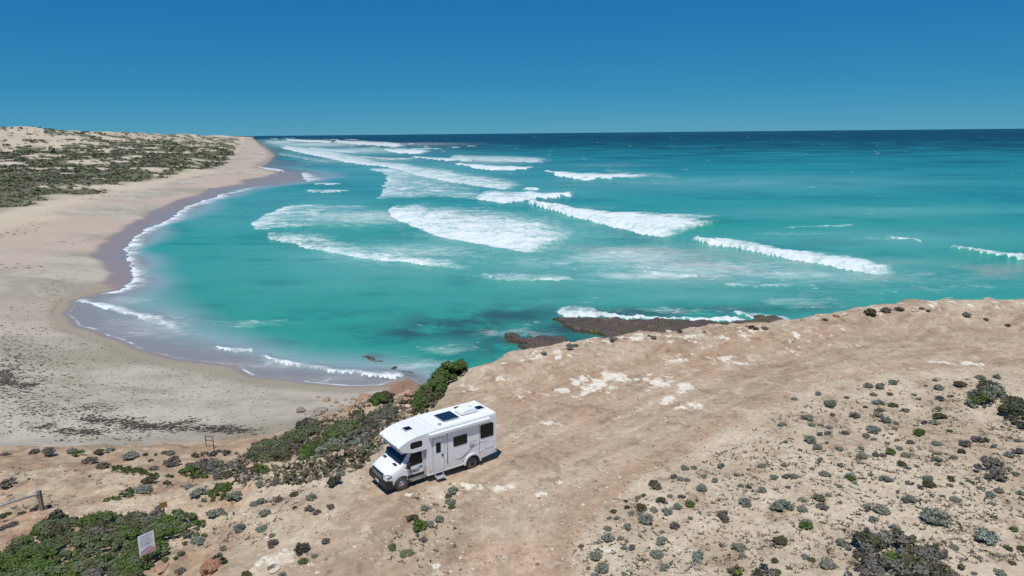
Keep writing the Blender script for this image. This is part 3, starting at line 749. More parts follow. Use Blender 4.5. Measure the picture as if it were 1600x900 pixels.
def pxz(zoom, pts):
    x0, y0 = zoom
    return [(x0 + p[0] / 4.0, y0 + p[1] / 4.0) + tuple(p[2:]) for p in pts]
Z5, Z6, Z7, Z8, Z2, Z3 = (1200, 560), (1200, 700), (800, 700), (400, 700), (0, 680), (400, 560)
G_, D_, O_, N_, K_, P_, S_ = 'grey', 'dead', 'olive', 'green', 'dark', 'pale', 'sage'
SHR = {}
SHR['right'] = pxz(Z5, [(630,165,65,G_),(710,170,75,G_),(780,145,60,G_),(315,213,60,G_),(165,245,55,G_),(490,240,50,G_),(660,220,50,G_),(760,217,40,O_),(910,222,45,G_),(940,252,30,G_),
 (1043,133,40,G_),(985,168,30,G_),(1065,178,65,G_),(1195,160,75,O_),(1325,113,75,G_),(1435,113,55,G_),(390,272,80,G_),(385,290,70,N_),(690,268,75,G_),(780,280,80,O_),(860,320,45,G_),(700,312,80,D_),
 (690,343,75,G_),(735,380,65,G_),(540,350,75,D_),(245,362,75,G_),(400,345,45,D_),(270,408,50,G_),(330,413,35,G_),(380,425,45,G_),(85,408,55,G_),(655,438,85,G_),(800,400,45,G_),(790,433,35,G_),
 (615,478,55,G_),(660,502,35,G_),(330,465,65,D_),(375,463,60,G_),(480,458,65,D_),(262,503,80,G_),(110,518,40,G_),(310,548,60,G_),(370,525,40,G_),(440,553,75,G_),(580,555,45,G_),(810,507,40,G_),
 (890,517,55,D_),(945,458,85,N_),(1070,350,105,O_),(1070,308,55,G_),(1075,242,80,D_),(1145,232,45,G_),(1035,395,65,G_),(980,397,50,D_),(1135,450,40,N_),(1050,520,80,G_),(1240,525,90,D_),
 (1310,500,80,D_),(1365,515,50,O_),(1420,545,50,G_),(1565,508,50,G_),(1510,600,60,G_),(1570,575,80,D_),(820,558,50,G_),(750,528,45,G_),(750,570,95,N_),(590,605,70,G_),(670,595,60,D_),(715,597,60,D_),
 (860,600,50,G_),(1205,578,55,O_),(1060,590,40,G_),(1055,628,70,G_),(1060,660,50,G_),(1165,615,40,G_),(930,670,35,G_),(835,655,70,O_),(870,680,50,G_),(105,660,50,G_),(275,685,45,G_),(330,630,55,G_),
 (460,660,55,G_),(355,712,70,G_),(35,735,60,G_),(120,730,60,D_),(160,730,60,G_),(510,730,85,G_),(520,748,50,N_),(640,722,40,G_),(735,750,80,G_),(885,770,60,D_),(1000,745,70,G_),(1000,775,100,O_),
 (945,800,55,D_),(1155,750,60,O_),(1210,780,30,G_),(1135,790,50,D_),(1255,762,30,N_),(1280,775,30,N_),(1320,805,40,G_),(1390,848,65,G_),(1445,828,55,G_),(1580,838,50,G_),(1545,720,45,G_),
 (1505,683,40,G_),(450,795,40,G_),(540,775,30,G_),(125,800,40,D_),(210,878,60,G_),(315,870,75,S_),(375,852,35,G_),(85,893,80,G_),(815,833,35,G_),(1090,858,30,G_),(880,875,90,G_),(935,885,40,G_),
 (1175,873,65,G_),(200,570,35,D_),(610,300,30,O_)]) + pxz(Z6, [(215,375,65,G_),(335,358,90,D_),(620,363,50,G_),(710,378,100,G_),(657,437,65,G_),(245,455,110,G_),(240,480,85,N_),
 (1530,498,65,N_),(1395,343,40,G_),(85,565,110,O_),(235,675,60,G_),(275,690,50,O_),(370,720,95,G_),(40,700,50,O_),(1165,612,65,G_),(1100,583,40,G_),(1500,620,50,O_),(1440,770,90,G_),
 (1285,775,45,G_),(1590,630,50,O_),(1525,715,50,O_),(450,585,90,G_),(790,490,80,G_),(1320,680,45,G_)]) + pxz(Z7, [(890,213,95,O_),(905,235,65,D_),(1015,175,60,D_),(1050,185,60,G_),(1095,195,45,G_),
 (1080,118,70,G_),(1140,120,50,G_),(1310,105,75,G_),(1200,172,45,G_),(1270,198,55,G_),(1400,163,50,G_),(1185,243,75,G_),(1560,105,60,G_),(1430,230,45,G_),(1480,238,50,O_),(1565,258,60,G_),
 (1455,332,100,G_),(790,303,40,G_),(822,293,45,N_),(985,290,60,G_),(930,325,85,O_),(960,335,40,G_),(1060,300,60,D_),(1108,343,70,N_),(1035,363,60,G_),(710,325,45,O_),(718,368,45,O_),
 (805,365,85,O_),(745,405,60,G_),(800,395,55,G_),(885,377,65,G_),(970,392,75,G_),(845,437,110,G_),(730,480,80,G_),(635,390,60,O_),(610,435,35,G_),(655,435,45,G_),(600,495,65,G_),(605,548,100,G_),
 (680,560,50,G_),(1020,483,75,D_),(1115,437,35,G_),(1170,397,30,G_),(1330,415,100,D_),(1330,453,45,D_),(940,520,45,G_),(800,545,35,G_),(930,570,90,G_),(720,578,40,G_),(700,618,60,G_),(750,620,60,D_),
 (520,663,110,G_),(535,632,35,G_),(905,658,85,G_),(1415,610,90,G_),(1440,665,65,G_),(1305,598,40,G_),(565,743,100,G_),(480,747,40,G_),(950,740,75,G_),(510,783,60,G_),(700,780,50,G_),
 (435,612,45,D_),(1010,672,35,G_),(1475,583,40,G_)])
SHR['camp'] = pxz(Z8, [(1055,367,60,G_),(1225,260,90,G_),(1200,295,50,O_),(1215,330,70,G_),(1225,365,50,N_),(1150,440,70,G_),(980,440,90,O_),(1080,470,70,G_),(1005,540,40,G_),(1040,570,60,D_),(860,615,75,S_)])
SHR['left'] = pxz(Z8, [(530,153,65,G_),(350,303,70,G_),(240,285,60,O_),(145,315,60,D_),(30,335,80,G_),(55,403,70,G_),(40,493,75,G_),(20,220,70,G_),(130,205,75,D_),(200,190,70,D_),(278,192,50,G_),
 (460,363,55,D_),(340,370,70,D_),(380,400,50,D_),(245,370,40,O_),(100,543,40,G_),(100,590,80,D_),(440,575,60,D_),(365,672,40,G_),(645,113,50,O_),(585,45,45,O_),(675,68,45,O_),
 (165,790,50,G_),(105,740,60,G_)]) + pxz(Z2, [(85,553,55,D_),(25,575,50,D_),(895,325,100,G_),(925,350,50,G_),(1245,355,95,G_),(1465,375,100,G_),(1350,480,110,G_),(985,450,60,G_),(1590,420,60,G_),
 (1490,570,90,G_),(1400,705,50,G_),(1230,645,100,G_),(1120,850,70,D_),(1540,870,70,O_),(820,120,90,G_),(1065,110,50,G_),(1450,165,60,G_),(1225,118,60,O_),(1180,318,55,G_),(30,120,60,D_),(60,295,90,D_),
 (690,90,60,G_),(560,160,90,D_),(650,185,80,D_),(300,95,90,D_),(215,98,60,D_),(500,110,80,N_),(450,95,60,G_),(620,105,60,O_),(940,155,40,O_),(1090,165,110,D_),(1180,180,60,D_),(960,200,60,D_),
 (1280,160,70,D_),(1310,210,60,D_),(1360,250,80,D_),(1420,230,90,O_),(940,280,90,O_),(1050,290,60,O_)]) + pxz(Z3, [(545,415,60,N_),(690,405,50,O_),(765,385,55,N_),(640,390,50,O_),
 (480,545,90,G_),(510,520,70,G_),(760,420,60,D_),(720,430,60,D_),(380,495,60,D_),(330,520,60,D_),(430,440,60,D_),(120,515,70,G_),(60,510,70,O_),(210,600,60,O_),(140,600,60,O_),(120,680,60,G_),
 (380,610,50,G_),(580,600,40,O_),(670,625,45,O_),(340,440,50,G_),(460,385,50,O_),(860,330,40,O_),(900,300,45,D_),(820,350,50,D_),(930,270,40,O_)])
SHR['edge'] = [(1360,484,22,O_),(1385,481,16,D_),(1405,479,14,O_),(1290,495,12,N_),(1180,509,11,O_),(1175,507,13,K_),(1195,508,12,G_),(1060,514,14,O_),(1020,523,13,G_),(1015,521,11,K_),(960,526,14,G_),
    (955,528,12,O_),(890,538,18,G_),(900,536,10,D_),(850,548,12,G_),(700,575,18,D_),(955,524,10,G_),(1510,488,12,G_),(1540,495,8,D_),(1575,505,8,O_),(1440,478,9,D_),(1450,482,8,O_),(1100,515,7,N_)]
SHR['edge'] = [(a, b_ + 3, w * 4, k) for a, b_, w, k in SHR['edge']]
GROUPS = {'right': 'scattered shrubs on the sandy rise right of the track', 'camp': 'shrubs on the sandy patch in front of the motorhome',
          'left': 'shrubs on the broken slope left of the motorhome', 'edge': 'shrubs along the cliff edge above the sea'}
NAMES = {G_: 'saltbush', D_: 'dry_bush', O_: 'olive_bush', N_: 'green_bush', K_: 'dark_bush', P_: 'pale_saltbush', S_: 'cushion_bush'}
# say which one: by its look and its place next to something one can find
LOOK = {G_: 'grey-green saltbush', D_: 'dry twiggy bush', O_: 'low olive bush', N_: 'fresh green bush', K_: 'dark green bush', P_: 'silvery saltbush', S_: 'pale cushion bush'}
MARKS = [(1545,612,'upper thicket at the right edge'),(1590,650,'brown thicket cut by the right edge'),(1552,735,'halfway thicket on the right'),(1370,860,'widest thicket at bottom right'),(1185,890,'small bottom thicket'),
         (1093,872,'silvery saltbush above the dead branch'),(1221,790,'large round saltbush near the track'),(1464,807,'largest rounded saltbush'),(1537,838,'silvery saltbush at lower right'),(925,800,'inner bend of the track'),
         (1270,612,'upper track edge on the sand rise'),(655,820,'largest green bush on the sandy patch'),(636,862,'flat pale cushion bush'),(525,750,'round dark bush before the bonnet'),(471,856,'lone round dark bush'),
         (230,850,'white notice board'),(62,780,'fence post'),(95,812,'round bush by the fence post'),(330,885,'rusty red boulder'),(327,690,'metal frame'),(515,690,'bright green slope strip'),(690,595,'big cliff brink bush'),
         (575,618,'sea end of the beach'),(500,648,'beach foot of the slope'),(690,640,'motorhome roof'),(190,775,'elongated green shrub on the terrace'),(345,768,'broad green shrub on the terrace'),(225,735,'green band on the terrace rim'),(450,715,'dark grey slope thicket'),
         (1100,505,'broad rock shelf'),(850,535,'bay rock ledges'),(1600,480,'right end of the cliff edge'),(1370,480,'highest bush on the cliff edge'),(1150,640,'sand beside the upper track'),(1400,640,'open sand below the upper track edge')]
ORD = ['nearest', 'second', 'third', 'fourth', 'fifth', 'sixth', 'seventh', 'eighth', 'ninth', 'tenth', 'eleventh', 'twelfth', 'thirteenth', 'fourteenth', 'fifteenth', 'sixteenth', 'seventeenth', 'eighteenth']
def name_by_place(items):
    key = {}
    for i, (x, y, look) in enumerate(items):
        dd = [(math.hypot(x - a, (y - b2) * 1.6), a, b2, t) for a, b2, t in MARKS]
        d0, a, b2, t = min(dd)
        dx, dy = x - a, (y - b2) * 1.6
        side = ('left of' if dx < 0 else 'right of') if abs(dx) > abs(dy) else ('above' if dy < 0 else 'below')
        key.setdefault((look, side, t), []).append((d0, i))
    out = [None] * len(items)
    for (look, side, t), l_ in key.items():
        for n_, (d0, i) in enumerate(sorted(l_)):
            out[i] = (look + ' ' + side + ' the ' + t) if len(l_) == 1 else (ORD[n_] + ' ' + look + ' ' + side + ' the ' + t)
    return out
rng = np.random.default_rng(77)
PLANTED = []
def plant(px, py, wpx, kind, label, group=None, cat='bush', name=None, hs=1.0, var=None, p=None):
    if p is None: p = hit(np.array([px]), np.array([py]))[0]
    d = float(np.linalg.norm(p - np.array([0, 0, CZ])))
    w = wpx / FPX * d
    ms = PROTO[kind]; me_ = ms[var if var is not None else int(rng.integers(len(ms)))]
    o = link(name or NAMES[kind], me_)
    o.location = (p[0], p[1], p[2] - .03 * w)
    o.rotation_euler = (0, 0, float(rng.uniform(0, 6.28)))
    s = w * float(rng.uniform(1.0, 1.12))
    o.scale = (s, s, s * hs * float(rng.uniform(.8, 1.15)))
    PLANTED.append((p[0], p[1], w))
    return tag(o, label, cat, group)
for grp, lst in SHR.items():
    gname = GROUPS[grp]
    PP = hit(np.array([q[0] for q in lst]), np.array([q[1] + q[2] / 4 * .22 for q in lst]))
    labels = name_by_place([(q[0], q[1], LOOK[q[3]]) for q in lst])
    for (a, b_, w, k), p, lab in zip(lst, PP, labels):
        plant(a, b_, w / 4.0 * (float(rng.uniform(.72, 1.0)) if grp == 'right' else .95), k, lab, gname, p=p, hs=float(rng.uniform(.75, 1.05)))
# bushes one can tell apart
plant(525, 758, 28, K_, 'round dark olive bush on bare sand in front of the motorhome bonnet', hs=1.35)
plant(471, 861, 26, K_, 'round dark grey-green bush alone on sand near the bottom edge', hs=1.1, var=1)
plant(95, 817, 33, K_, 'round dark green bush just right below the fence post', hs=1.0)
plant(345, 879, 26, K_, 'small dark bush beside the rusty red boulder', hs=1.0)
plant(655, 825, 29, N_, 'largest green bush on the sandy patch in front of the motorhome', hs=.9)
plant(636, 867, 26, S_, 'flat pale green cushion bush at the front tip of the sandy patch', hs=.45)
plant(474, 879, 15, N_, 'small yellow-green leafy plant beside the cracked pale slab', hs=.8)
plant(1221, 796, 31, G_, 'large round grey saltbush beside the lower track bend', hs=1.1)
plant(1464, 814, 42, G_, 'largest rounded grey saltbush alone on the right-hand sand', hs=.9)
plant(1537, 843, 31, P_, 'silvery pale saltbush near the lower right corner', hs=1.0)
plant(1093, 876, 26, P_, 'silvery pale saltbush above the dead branch', hs=1.1, var=1)

# thickets: many bushes grown into one mass
def thicket(name, pts, kinds, label, hgt_, seed, dens=1.0, leaf=.07, cat='bush', group=None):
    a = np.array(pts, float)
    Pw = hit(a[:, 0], a[:, 1])
    poly = Pw[:, :2]
    rng = np.random.default_rng(seed)
    lo, hi = poly.min(0), poly.max(0)
    area = .5 * abs(np.dot(poly[:, 0], np.roll(poly[:, 1], 1)) - np.dot(poly[:, 1], np.roll(poly[:, 0], 1)))
    n = int(max(10, dens * area / .16))
    box = (hi - lo).prod()
    q = rng.uniform(lo, hi, (int(n * box / max(area, .1)) + 5, 2))
    sd = sdpoly(q[:, 0] + (vn(q[:, 0] * 1.3, q[:, 1] * 1.3, seed) - .5) * .9, q[:, 1], poly)
    q = q[sd > 0]; sd = sd[sd > 0]
    z = height(q[:, 0], q[:, 1])
    f_ = sst(0, .9, sd) * .75 + .25
    hump = fbm(q[:, 0] / 1.3, q[:, 1] / 1.3, 3, seed)
    hh = hgt_ * f_ * (.35 + 1.1 * hump)
    C = np.c_[q, z + hh * .62]
    Rd = np.clip(hh * .62, .12, .42) * rng.uniform(.8, 1.25, len(q))
    # neighbouring bushes of different kinds
    sel = fbm(q[:, 0] / 1.5, q[:, 1] / 1.5, 3, seed + 9) * 1.9 - .45
    ki = np.clip((sel * len(kinds)).astype(int), 0, len(kinds) - 1)
    parts = []
    for j, k in enumerate(kinds):
        w_ = ki == j
        if not w_.any(): continue
        parts.append(leaves(C[w_], Rd[w_], 34, leaf, rng, PAL[k], .8, .5 if k in (G_, D_) else .3, .2 if k == D_ else .08))
        parts.append(core(C[w_], Rd[w_], .8, np.mean(PAL[k], 0) * .8))
    v, f2, c = join(parts)
    org = np.array([poly[:, 0].mean(), poly[:, 1].mean(), z.min()])
    o = link(name, npmesh(name, v - org, f2, False, c), 'leaves')
    o.location = org
    return tag(o, label, cat, group)
x3 = lambda l: [(p[0], p[1]) for p in pxz(Z3, l)]
x5 = lambda l: [(p[0], p[1]) for p in pxz(Z5, l)]
x6 = lambda l: [(p[0], p[1]) for p in pxz(Z6, l)]
x2 = lambda l: [(p[0], p[1]) for p in pxz(Z2, l)]
thicket('scrub_mat', [(-40,872),(0,868),(45,838),(80,822),(135,815),(200,808),(262,803),(308,806),(316,835),(300,862),(262,885),(232,890),(230,935),(-60,960)], [N_, S_, N_, S_, O_, S_, D_],
        'broad green and grey scrub mat behind the white notice board', .55, 1, 1.5, .05, 'scrub')
thicket('cliff_bush', [(662,618),(680,602),(700,590),(721,581),(727,585),(707,600),(692,614),(676,630),(660,640),(652,634)], [N_, N_, N_, O_], 'large glossy green bush hanging over the cliff brink behind the motorhome', 1.7, 2, 1.7)
thicket('cliff_bush', x3([(990,250),(1070,205),(1180,205),(1170,255),(1110,320),(1010,345),(985,310)]), [O_, K_, N_, D_], 'dark olive bush right behind the motorhome roof at the brink', .9, 3, 1.4)
thicket('mounded_bush', x3([(705,306),(720,270),(800,250),(870,256),(850,280),(760,310)]), [N_, N_, O_], 'rounded green bush beside the ochre beach rocks', .9, 4, 1.6)
thicket('mounded_bush', x3([(575,360),(610,335),(680,326),(650,348),(590,364)]), [N_, O_], 'low green bush below the rounded one on the slope', .6, 5, 1.5)
thicket('trailing_shrub', x3([(240,634),(320,566),(400,508),(470,462),(560,432),(650,424),(620,470),(530,496),(450,536),(385,586),(330,630),(270,646)]), [N_, N_, S_], 'long bright green strip of shrub running down the slope', 1.0, 6, 1.5)
thicket('dry_thicket', x3([(330,614),(400,566),(450,528),(560,498),(650,458),(780,405),(785,470),(720,515),(640,555),(560,580),(450,610),(400,620)]), [D_, D_, S_, G_, D_], 'dark grey twiggy thicket below the bright green strip', .36, 7, 1.2)
thicket('dull_thicket', x3([(0,565),(60,545),(150,556),(250,540),(300,545),(240,615),(180,662),(60,655),(0,650)]), [S_, O_, D_, S_], 'dull olive and brown thicket at the foot of the slope', .5, 8, .9)
thicket('dark_shrub', x3([(240,455),(260,430),(300,405),(420,392),(400,420),(330,440),(280,462)]), [K_, D_, O_], 'dark low shrub at the edge of the beach sand', .7, 9, 1.2)
thicket('trailing_shrub', x3([(0,672),(40,668),(72,688),(60,715),(0,722)]), [N_, N_], 'bright green shrub below the dull thicket on the slope', .5, 10, 1.5)
thicket('olive_thicket', x3([(620,585),(690,545),(750,528),(780,560),(740,590),(650,612)]), [O_, N_, G_], 'olive green shrub patch in front of the windscreen', .35, 11, 1.2)
thicket('trailing_shrub', x2([(640,430),(650,395),(720,368),(800,350),(860,352),(855,385),(780,400),(690,430)]), [N_, N_, S_], 'bright green elongated shrub left of the grey saltbush pair', .4, 12, 1.6)
thicket('trailing_shrub', x2([(1250,415),(1290,360),(1360,320),(1440,308),(1485,330),(1440,380),(1400,405),(1330,420)]), [N_, N_, S_], 'broad bright green shrub beside two grey saltbushes', .45, 13, 1.6)
thicket('trailing_shrub', x2([(700,205),(740,196),(860,208),(980,235),(1060,262),(1050,280),(960,262),(840,238),(730,222)]), [N_, N_, O_], 'long narrow green shrub band on the terrace rim', .5, 14, 1.6)
thicket('trailing_shrub', x2([(1110,250),(1170,222),(1260,215),(1325,262),(1290,285),(1200,272),(1120,262)]), [N_, O_, N_], 'green shrub clump between terrace rim and grey thicket', .5, 15, 1.5)
thicket('dull_thicket', x2([(1080,125),(1000,132),(920,138),(880,130),(960,118),(1050,108),(1090,112)]), [K_, O_, D_], 'dark shrub hump on the terrace rim near the metal frame', .5, 16, 1.2)
thicket('dull_thicket', x2([(1210,126),(1280,112),(1380,106),(1470,114),(1440,132),(1330,138),(1240,136)]), [D_, O_, D_], 'brown shrub patch at the foot of the metal frame', .4, 17, 1.2)
thicket('slope_thicket', [(392,700),(430,690),(470,672),(500,664),(520,668),(480,690),(450,708),(420,722),(385,722)], [D_, O_, S_, S_], 'brown and olive thicket covering the lower slope beside the beach', .55, 31, 1.1)
thicket('slope_thicket', [(560,655),(590,640),(625,628),(640,634),(625,655),(600,672),(575,676)], [D_, O_, D_, S_], 'dry olive thicket on the slope below the cliff brink bush', .45, 32, .9)
thicket('slope_thicket', [(300,730),(345,722),(385,728),(400,738),(360,748),(310,745)], [D_, O_, G_, D_], 'grey brown thicket on the terrace left of the slope', .4, 33, .9)
thicket('dry_mat', x2([(0,490),(60,478),(140,480),(150,500),(100,512),(0,522)]), [K_, D_], 'flat dark shrub mat under the fence rail', .3, 18, 1.2)
thicket('dry_mat', x2([(190,460),(240,440),(290,450),(290,468),(210,478)]), [O_, D_], 'flat olive weed tuft round the foot of the fence post', .25, 19, 1.2)
thicket('mixed_thicket', x5([(1212,250),(1240,205),(1330,165),(1430,180),(1520,235),(1480,275),(1400,312),(1340,328),(1240,290)]), [D_, D_, G_, N_, O_], 'grey thicket with green crown, upper one at the right edge', .95, 20, 1.2)
thicket('mixed_thicket', x5([(1412,352),(1440,300),(1540,278),(1640,300),(1720,430),(1640,480),(1560,430),(1530,395),(1450,376)]), [D_, O_, K_, D_], 'brown thicket cut by the right edge below the upper grey one', .85, 21, 1.2)
thicket('mixed_thicket', x5([(1312,665),(1345,635),(1440,640),(1490,690),(1500,765),(1420,812),(1340,775),(1322,710)]), [D_, D_, K_, N_, D_], 'dark grey thicket with green top, halfway down the right side', .8, 22, 1.2)
thicket('mixed_thicket', x6([(430,535),(540,525),(640,575),(700,535),(800,535),(870,590),(940,630),(1060,620),(1130,690),(1210,750),(1230,900),(500,900),(480,750),(470,650),(405,612)]), [D_, D_, O_, K_, D_, N_, G_, D_],
        'widest dark brown and grey thicket at the lower right bottom edge', .65, 23, 1.1)
thicket('mixed_thicket', [(1137,893),(1155,887),(1185,882),(1210,886),(1230,900),(1240,925),(1135,925)], [K_, D_, N_, O_], 'small dark thicket at the bottom edge right of the dead branch', .45, 24, 1.1)

# scrub on the far dunes: an uncountable mass
rng = np.random.default_rng(8)
a_ = np.radians(rng.uniform(-46, -21, 60000)); rr_ = 225 * np.exp(rng.uniform(0, 1, 60000) ** .9 * math.log(1900 / 225.))
fx, fy = rr_ * np.sin(a_), rr_ * np.cos(a_)
wX = fx + (fbm(fx / 30, fy / 30, 4, 94) - .5) * 30; wY = fy + (fbm(fx / 30, fy / 30, 4, 95) - .5) * 30
cov = scrub_cover(fx, fy) * (sdpoly(wX, wY, inl) > 0)
kp = rng.random(len(fx)) < cov * .9 + .012 * (sdpoly(wX, wY, inl) > 0)
fx, fy, rr_ = fx[kp][:8500], fy[kp][:8500], rr_[kp][:8500]
fz = height(fx, fy)
sz = rng.uniform(.45, 1.7, len(fx)) * np.clip(rr_ / 420, .8, 2.4)
n = 9
d = rng.normal(size=(len(fx), n, 3)); d[..., 2] = np.abs(d[..., 2]); d /= np.linalg.norm(d, axis=-1)[..., None]
P = np.stack([fx, fy, fz], -1)[:, None] + d * sz[:, None, None] * np.array([1, 1, .38]) * rng.uniform(.5, 1, (len(fx), n, 1))
t1 = np.cross(d, rng.normal(size=d.shape)); t1 /= np.linalg.norm(t1, axis=-1)[..., None]
t2 = np.cross(d, t1)
s = (sz * .55)[:, None, None] * rng.uniform(.6, 1.2, (len(fx), n, 1))
V = np.stack([P - t1 * s, P + t2 * s * .7, P + t1 * s, P - t2 * s * .7], 2).reshape(-1, 3)
pal = np.array([(.085, .10, .045), (.115, .12, .065), (.145, .15, .10), (.07, .085, .04), (.165, .17, .115)])
cc = pal[rng.integers(0, 5, len(fx))][:, None] * rng.uniform(.8, 1.2, (len(fx), n, 1))
o = link('dune_scrub', npmesh('dune_scrub', V, np.arange(len(V)).reshape(-1, 4), False, np.repeat(cc.reshape(-1, 3), 4, 0)), 'leaves')
tag(o, 'dark low scrub covering the dunes behind the long beach', 'scrub', kind='stuff')

# twigs, seedlings and litter between the shrubs
RK_N = {}
rng = np.random.default_rng(9)
def scatter_px(n, box, f):
    q = np.c_[rng.uniform(box[0], box[2], n), rng.uniform(box[1], box[3], n)]
    return q[f(q)]
SANDR = [(905,905),(915,855),(950,800),(1005,758),(1085,712),(1185,668),(1275,622),(1400,602),(1610,588),(1610,905)]
q1 = scatter_px(15000, (900, 585, 1610, 905), lambda q: pip(q[:, 0], q[:, 1], SANDR) & (rng.random(len(q)) < .25 + .9 * sst(.4, .65, fbm(q[:, 0] / 45, q[:, 1] / 25, 4, 5))))
LEFTS = [(250,905),(330,800),(300,740),(180,715),(0,712),(0,840),(60,810),(250,790),(330,770),(470,720),(620,640),(560,780),(470,830),(410,905)]
q2 = scatter_px(5200, (0, 640, 640, 905), lambda q: pip(q[:, 0], q[:, 1], LEFTS) & (fbm(q[:, 0] / 30, q[:, 1] / 18, 4, 6) > .47))
ISL = [(600,870),(640,780),(700,755),(740,765),(720,850),(660,890)]
q3 = scatter_px(420, (590, 750, 745, 895), lambda q: pip(q[:, 0], q[:, 1], ISL))
SLOPE = [(395,700),(450,672),(520,645),(580,622),(640,600),(655,640),(610,690),(560,735),(480,755),(390,760),(320,740)]
q4 = scatter_px(7000, (320, 598, 660, 765), lambda q: pip(q[:, 0], q[:, 1], SLOPE) & (fbm(q[:, 0] / 22, q[:, 1] / 12, 4, 7) > .44))
P = np.concatenate([hit(q4[:, 0], q4[:, 1]), at(q1[:, 0], q1[:, 1], .6), at(q2[:, 0], q2[:, 1], -np.interp(q2[:, 0], [0, 300, 600], [3.5, 2.5, 1.5])), at(q3[:, 0], q3[:, 1], 0)])
P[:, 2] = height(P[:, 0], P[:, 1])
nb = 4
d = rng.normal(size=(len(P), nb, 3)); d[..., 2] = np.abs(d[..., 2]) * .6; d /= np.linalg.norm(d, axis=-1)[..., None]
ln = (rng.uniform(.025, .095, len(P)) * rng.choice([1, 1, 1, 1.8], len(P)))[:, None, None]
t1 = np.cross(d, rng.normal(size=d.shape)); t1 /= np.linalg.norm(t1, axis=-1)[..., None]
ln[:len(q4)] *= 2.3
B = P[:, None] + np.array([0, 0, -.01]) + d * ln * .1
V = np.stack([B - t1 * ln * .28, B + t1 * ln * .28, B + d * ln + t1 * ln * .12, B + d * ln * 1.1 - t1 * ln * .12], 2).reshape(-1, 3)
pal = np.array([(.13, .105, .08), (.10, .09, .055), (.16, .155, .12), (.09, .10, .045), (.20, .185, .15)])
cc = pal[rng.integers(0, 5, len(P))][:, None] * rng.uniform(.8, 1.2, (len(P), nb, 1))
o = link('twig_litter', npmesh('twig_litter', V, np.arange(len(V)).reshape(-1, 4), False, np.repeat(cc.reshape(-1, 3), 4, 0)), 'leaves')
tag(o, 'dry twigs, seedlings and leaf litter strewn over the sand', 'plant litter', kind='stuff')

# ------------------------------------------------------------------ rocks, stones, seaweed
plain('ochre_rock', (.36, .235, .15), .95, var=.22, scale=3.0, bump=.9, spec=.15)
plain('grey_rock', (.27, .23, .18), .95, var=.2, scale=3.0, bump=.9, spec=.15)
plain('red_rock', (.34, .19, .12), .95, var=.25, scale=7.0, bump=.9, spec=.15)
plain('pale_rock', (.56, .47, .36), .95, var=.18, scale=4.0, bump=.9, spec=.15)
def rock_mesh(name, seed, rough=.35, flat_=.55, sub=3):
    bm = bmesh.new()
    bmesh.ops.create_icosphere(bm, subdivisions=sub, radius=.5)
    rg_ = np.random.default_rng(seed)
    pl = [(Vector(rg_.normal(size=3)).normalized(), rg_.uniform(.28, .44)) for _ in range(11)]
    for v in bm.verts:
        co = v.co.copy()
        for nrm, dd in pl:
            e = co.dot(nrm) - dd
            if e > 0: co -= nrm * e * .9
        k = 1 + rough * float(fbm(np.array([co.x * 5 + seed]), np.array([co.y * 5 + co.z * 4.1]), 3, seed)[0] - .5)
        v.co = Vector((co.x * k, co.y * k, co.z * k * flat_))
    me_ = bpy.data.meshes.new(name); bm.to_mesh(me_); bm.free()
    return me_
RM = [rock_mesh('rock', 200 + i, .5, .5 + .08 * i) for i in range(4)]
def rock(px, py, wpx, mat, label, group=None, name='rock', hs=1.0, lx=1.0, rz=None, mi=None):
    p = hit(np.array([px]), np.array([py]))[0]
    d = float(np.linalg.norm(p - np.array([0, 0, CZ]))); w = wpx / FPX * d
    me_ = RM[int(rng.integers(4)) if mi is None else mi].copy()
    o = link(name, me_, mat)
    o.location = (p[0], p[1], p[2] + .10 * w * hs)
    o.rotation_euler = (float(rng.uniform(-.2, .2)), float(rng.uniform(-.2, .2)), float(rng.uniform(0, 6.28)) if rz is None else rz)
    o.scale = (w * lx, w * float(rng.uniform(.7, 1)), w * hs)
    return tag(o, label, 'rock', group)
BR = 'rocks where the slope meets the beach'
for look, nm, hs_, lst in (('grey beach rock', 'beach_rock', .8, [(280,332,75,'grey_rock'),(410,328,95,'grey_rock'),(395,352,85,'grey_rock'),(505,278,42,'grey_rock'),(310,352,24,'grey_rock'),(500,355,48,'grey_rock'),(365,358,55,'grey_rock')]),
        ('ochre beach rock', 'beach_rock', .9, [(680,245,80,0),(715,262,70,0),(650,262,60,0),(440,266,60,0),(388,243,24,0),(610,258,40,0),(640,285,60,0),(690,292,45,0),(560,262,28,0),(530,300,40,0),(600,300,40,0),
                           (570,325,50,0),(470,300,26,0),(480,340,30,0),(440,360,40,0),(590,275,26,0),(660,228,40,0),(500,262,22,0)]),
        ('broken slope rock', 'slope_rock', .7, [(880,300,45,0),(930,260,40,0),(960,225,50,0),(900,330,40,0),(840,310,35,0),(820,380,30,0),(780,340,35,0),(740,360,40,0),(950,300,45,0),(975,205,40,0),(860,270,30,0),(700,345,30,0),
                           (660,370,28,0),(620,400,26,0),(370,490,35,0),(300,500,26,0),(250,490,26,0),(280,400,20,0)])):
    lst = pxz(Z3, lst)
    for (a, b_, w, k), lab in zip(lst, name_by_place([(q[0], q[1], look) for q in lst])):
        rock(a, b_, w / 4, k if k else ('pale_rock' if nm == 'slope_rock' and rng.random() < .3 else 'ochre_rock'), lab, BR if nm == 'beach_rock' else 'rocks breaking out of the slope', nm, hs_)
RM.append(rock_mesh('rock', 260, 1.5, .8, 4))
rock(330, 891, 30, 'red_rock', 'rusty red pitted boulder at the bottom edge', None, 'boulder', 1.0, mi=4)
er = []
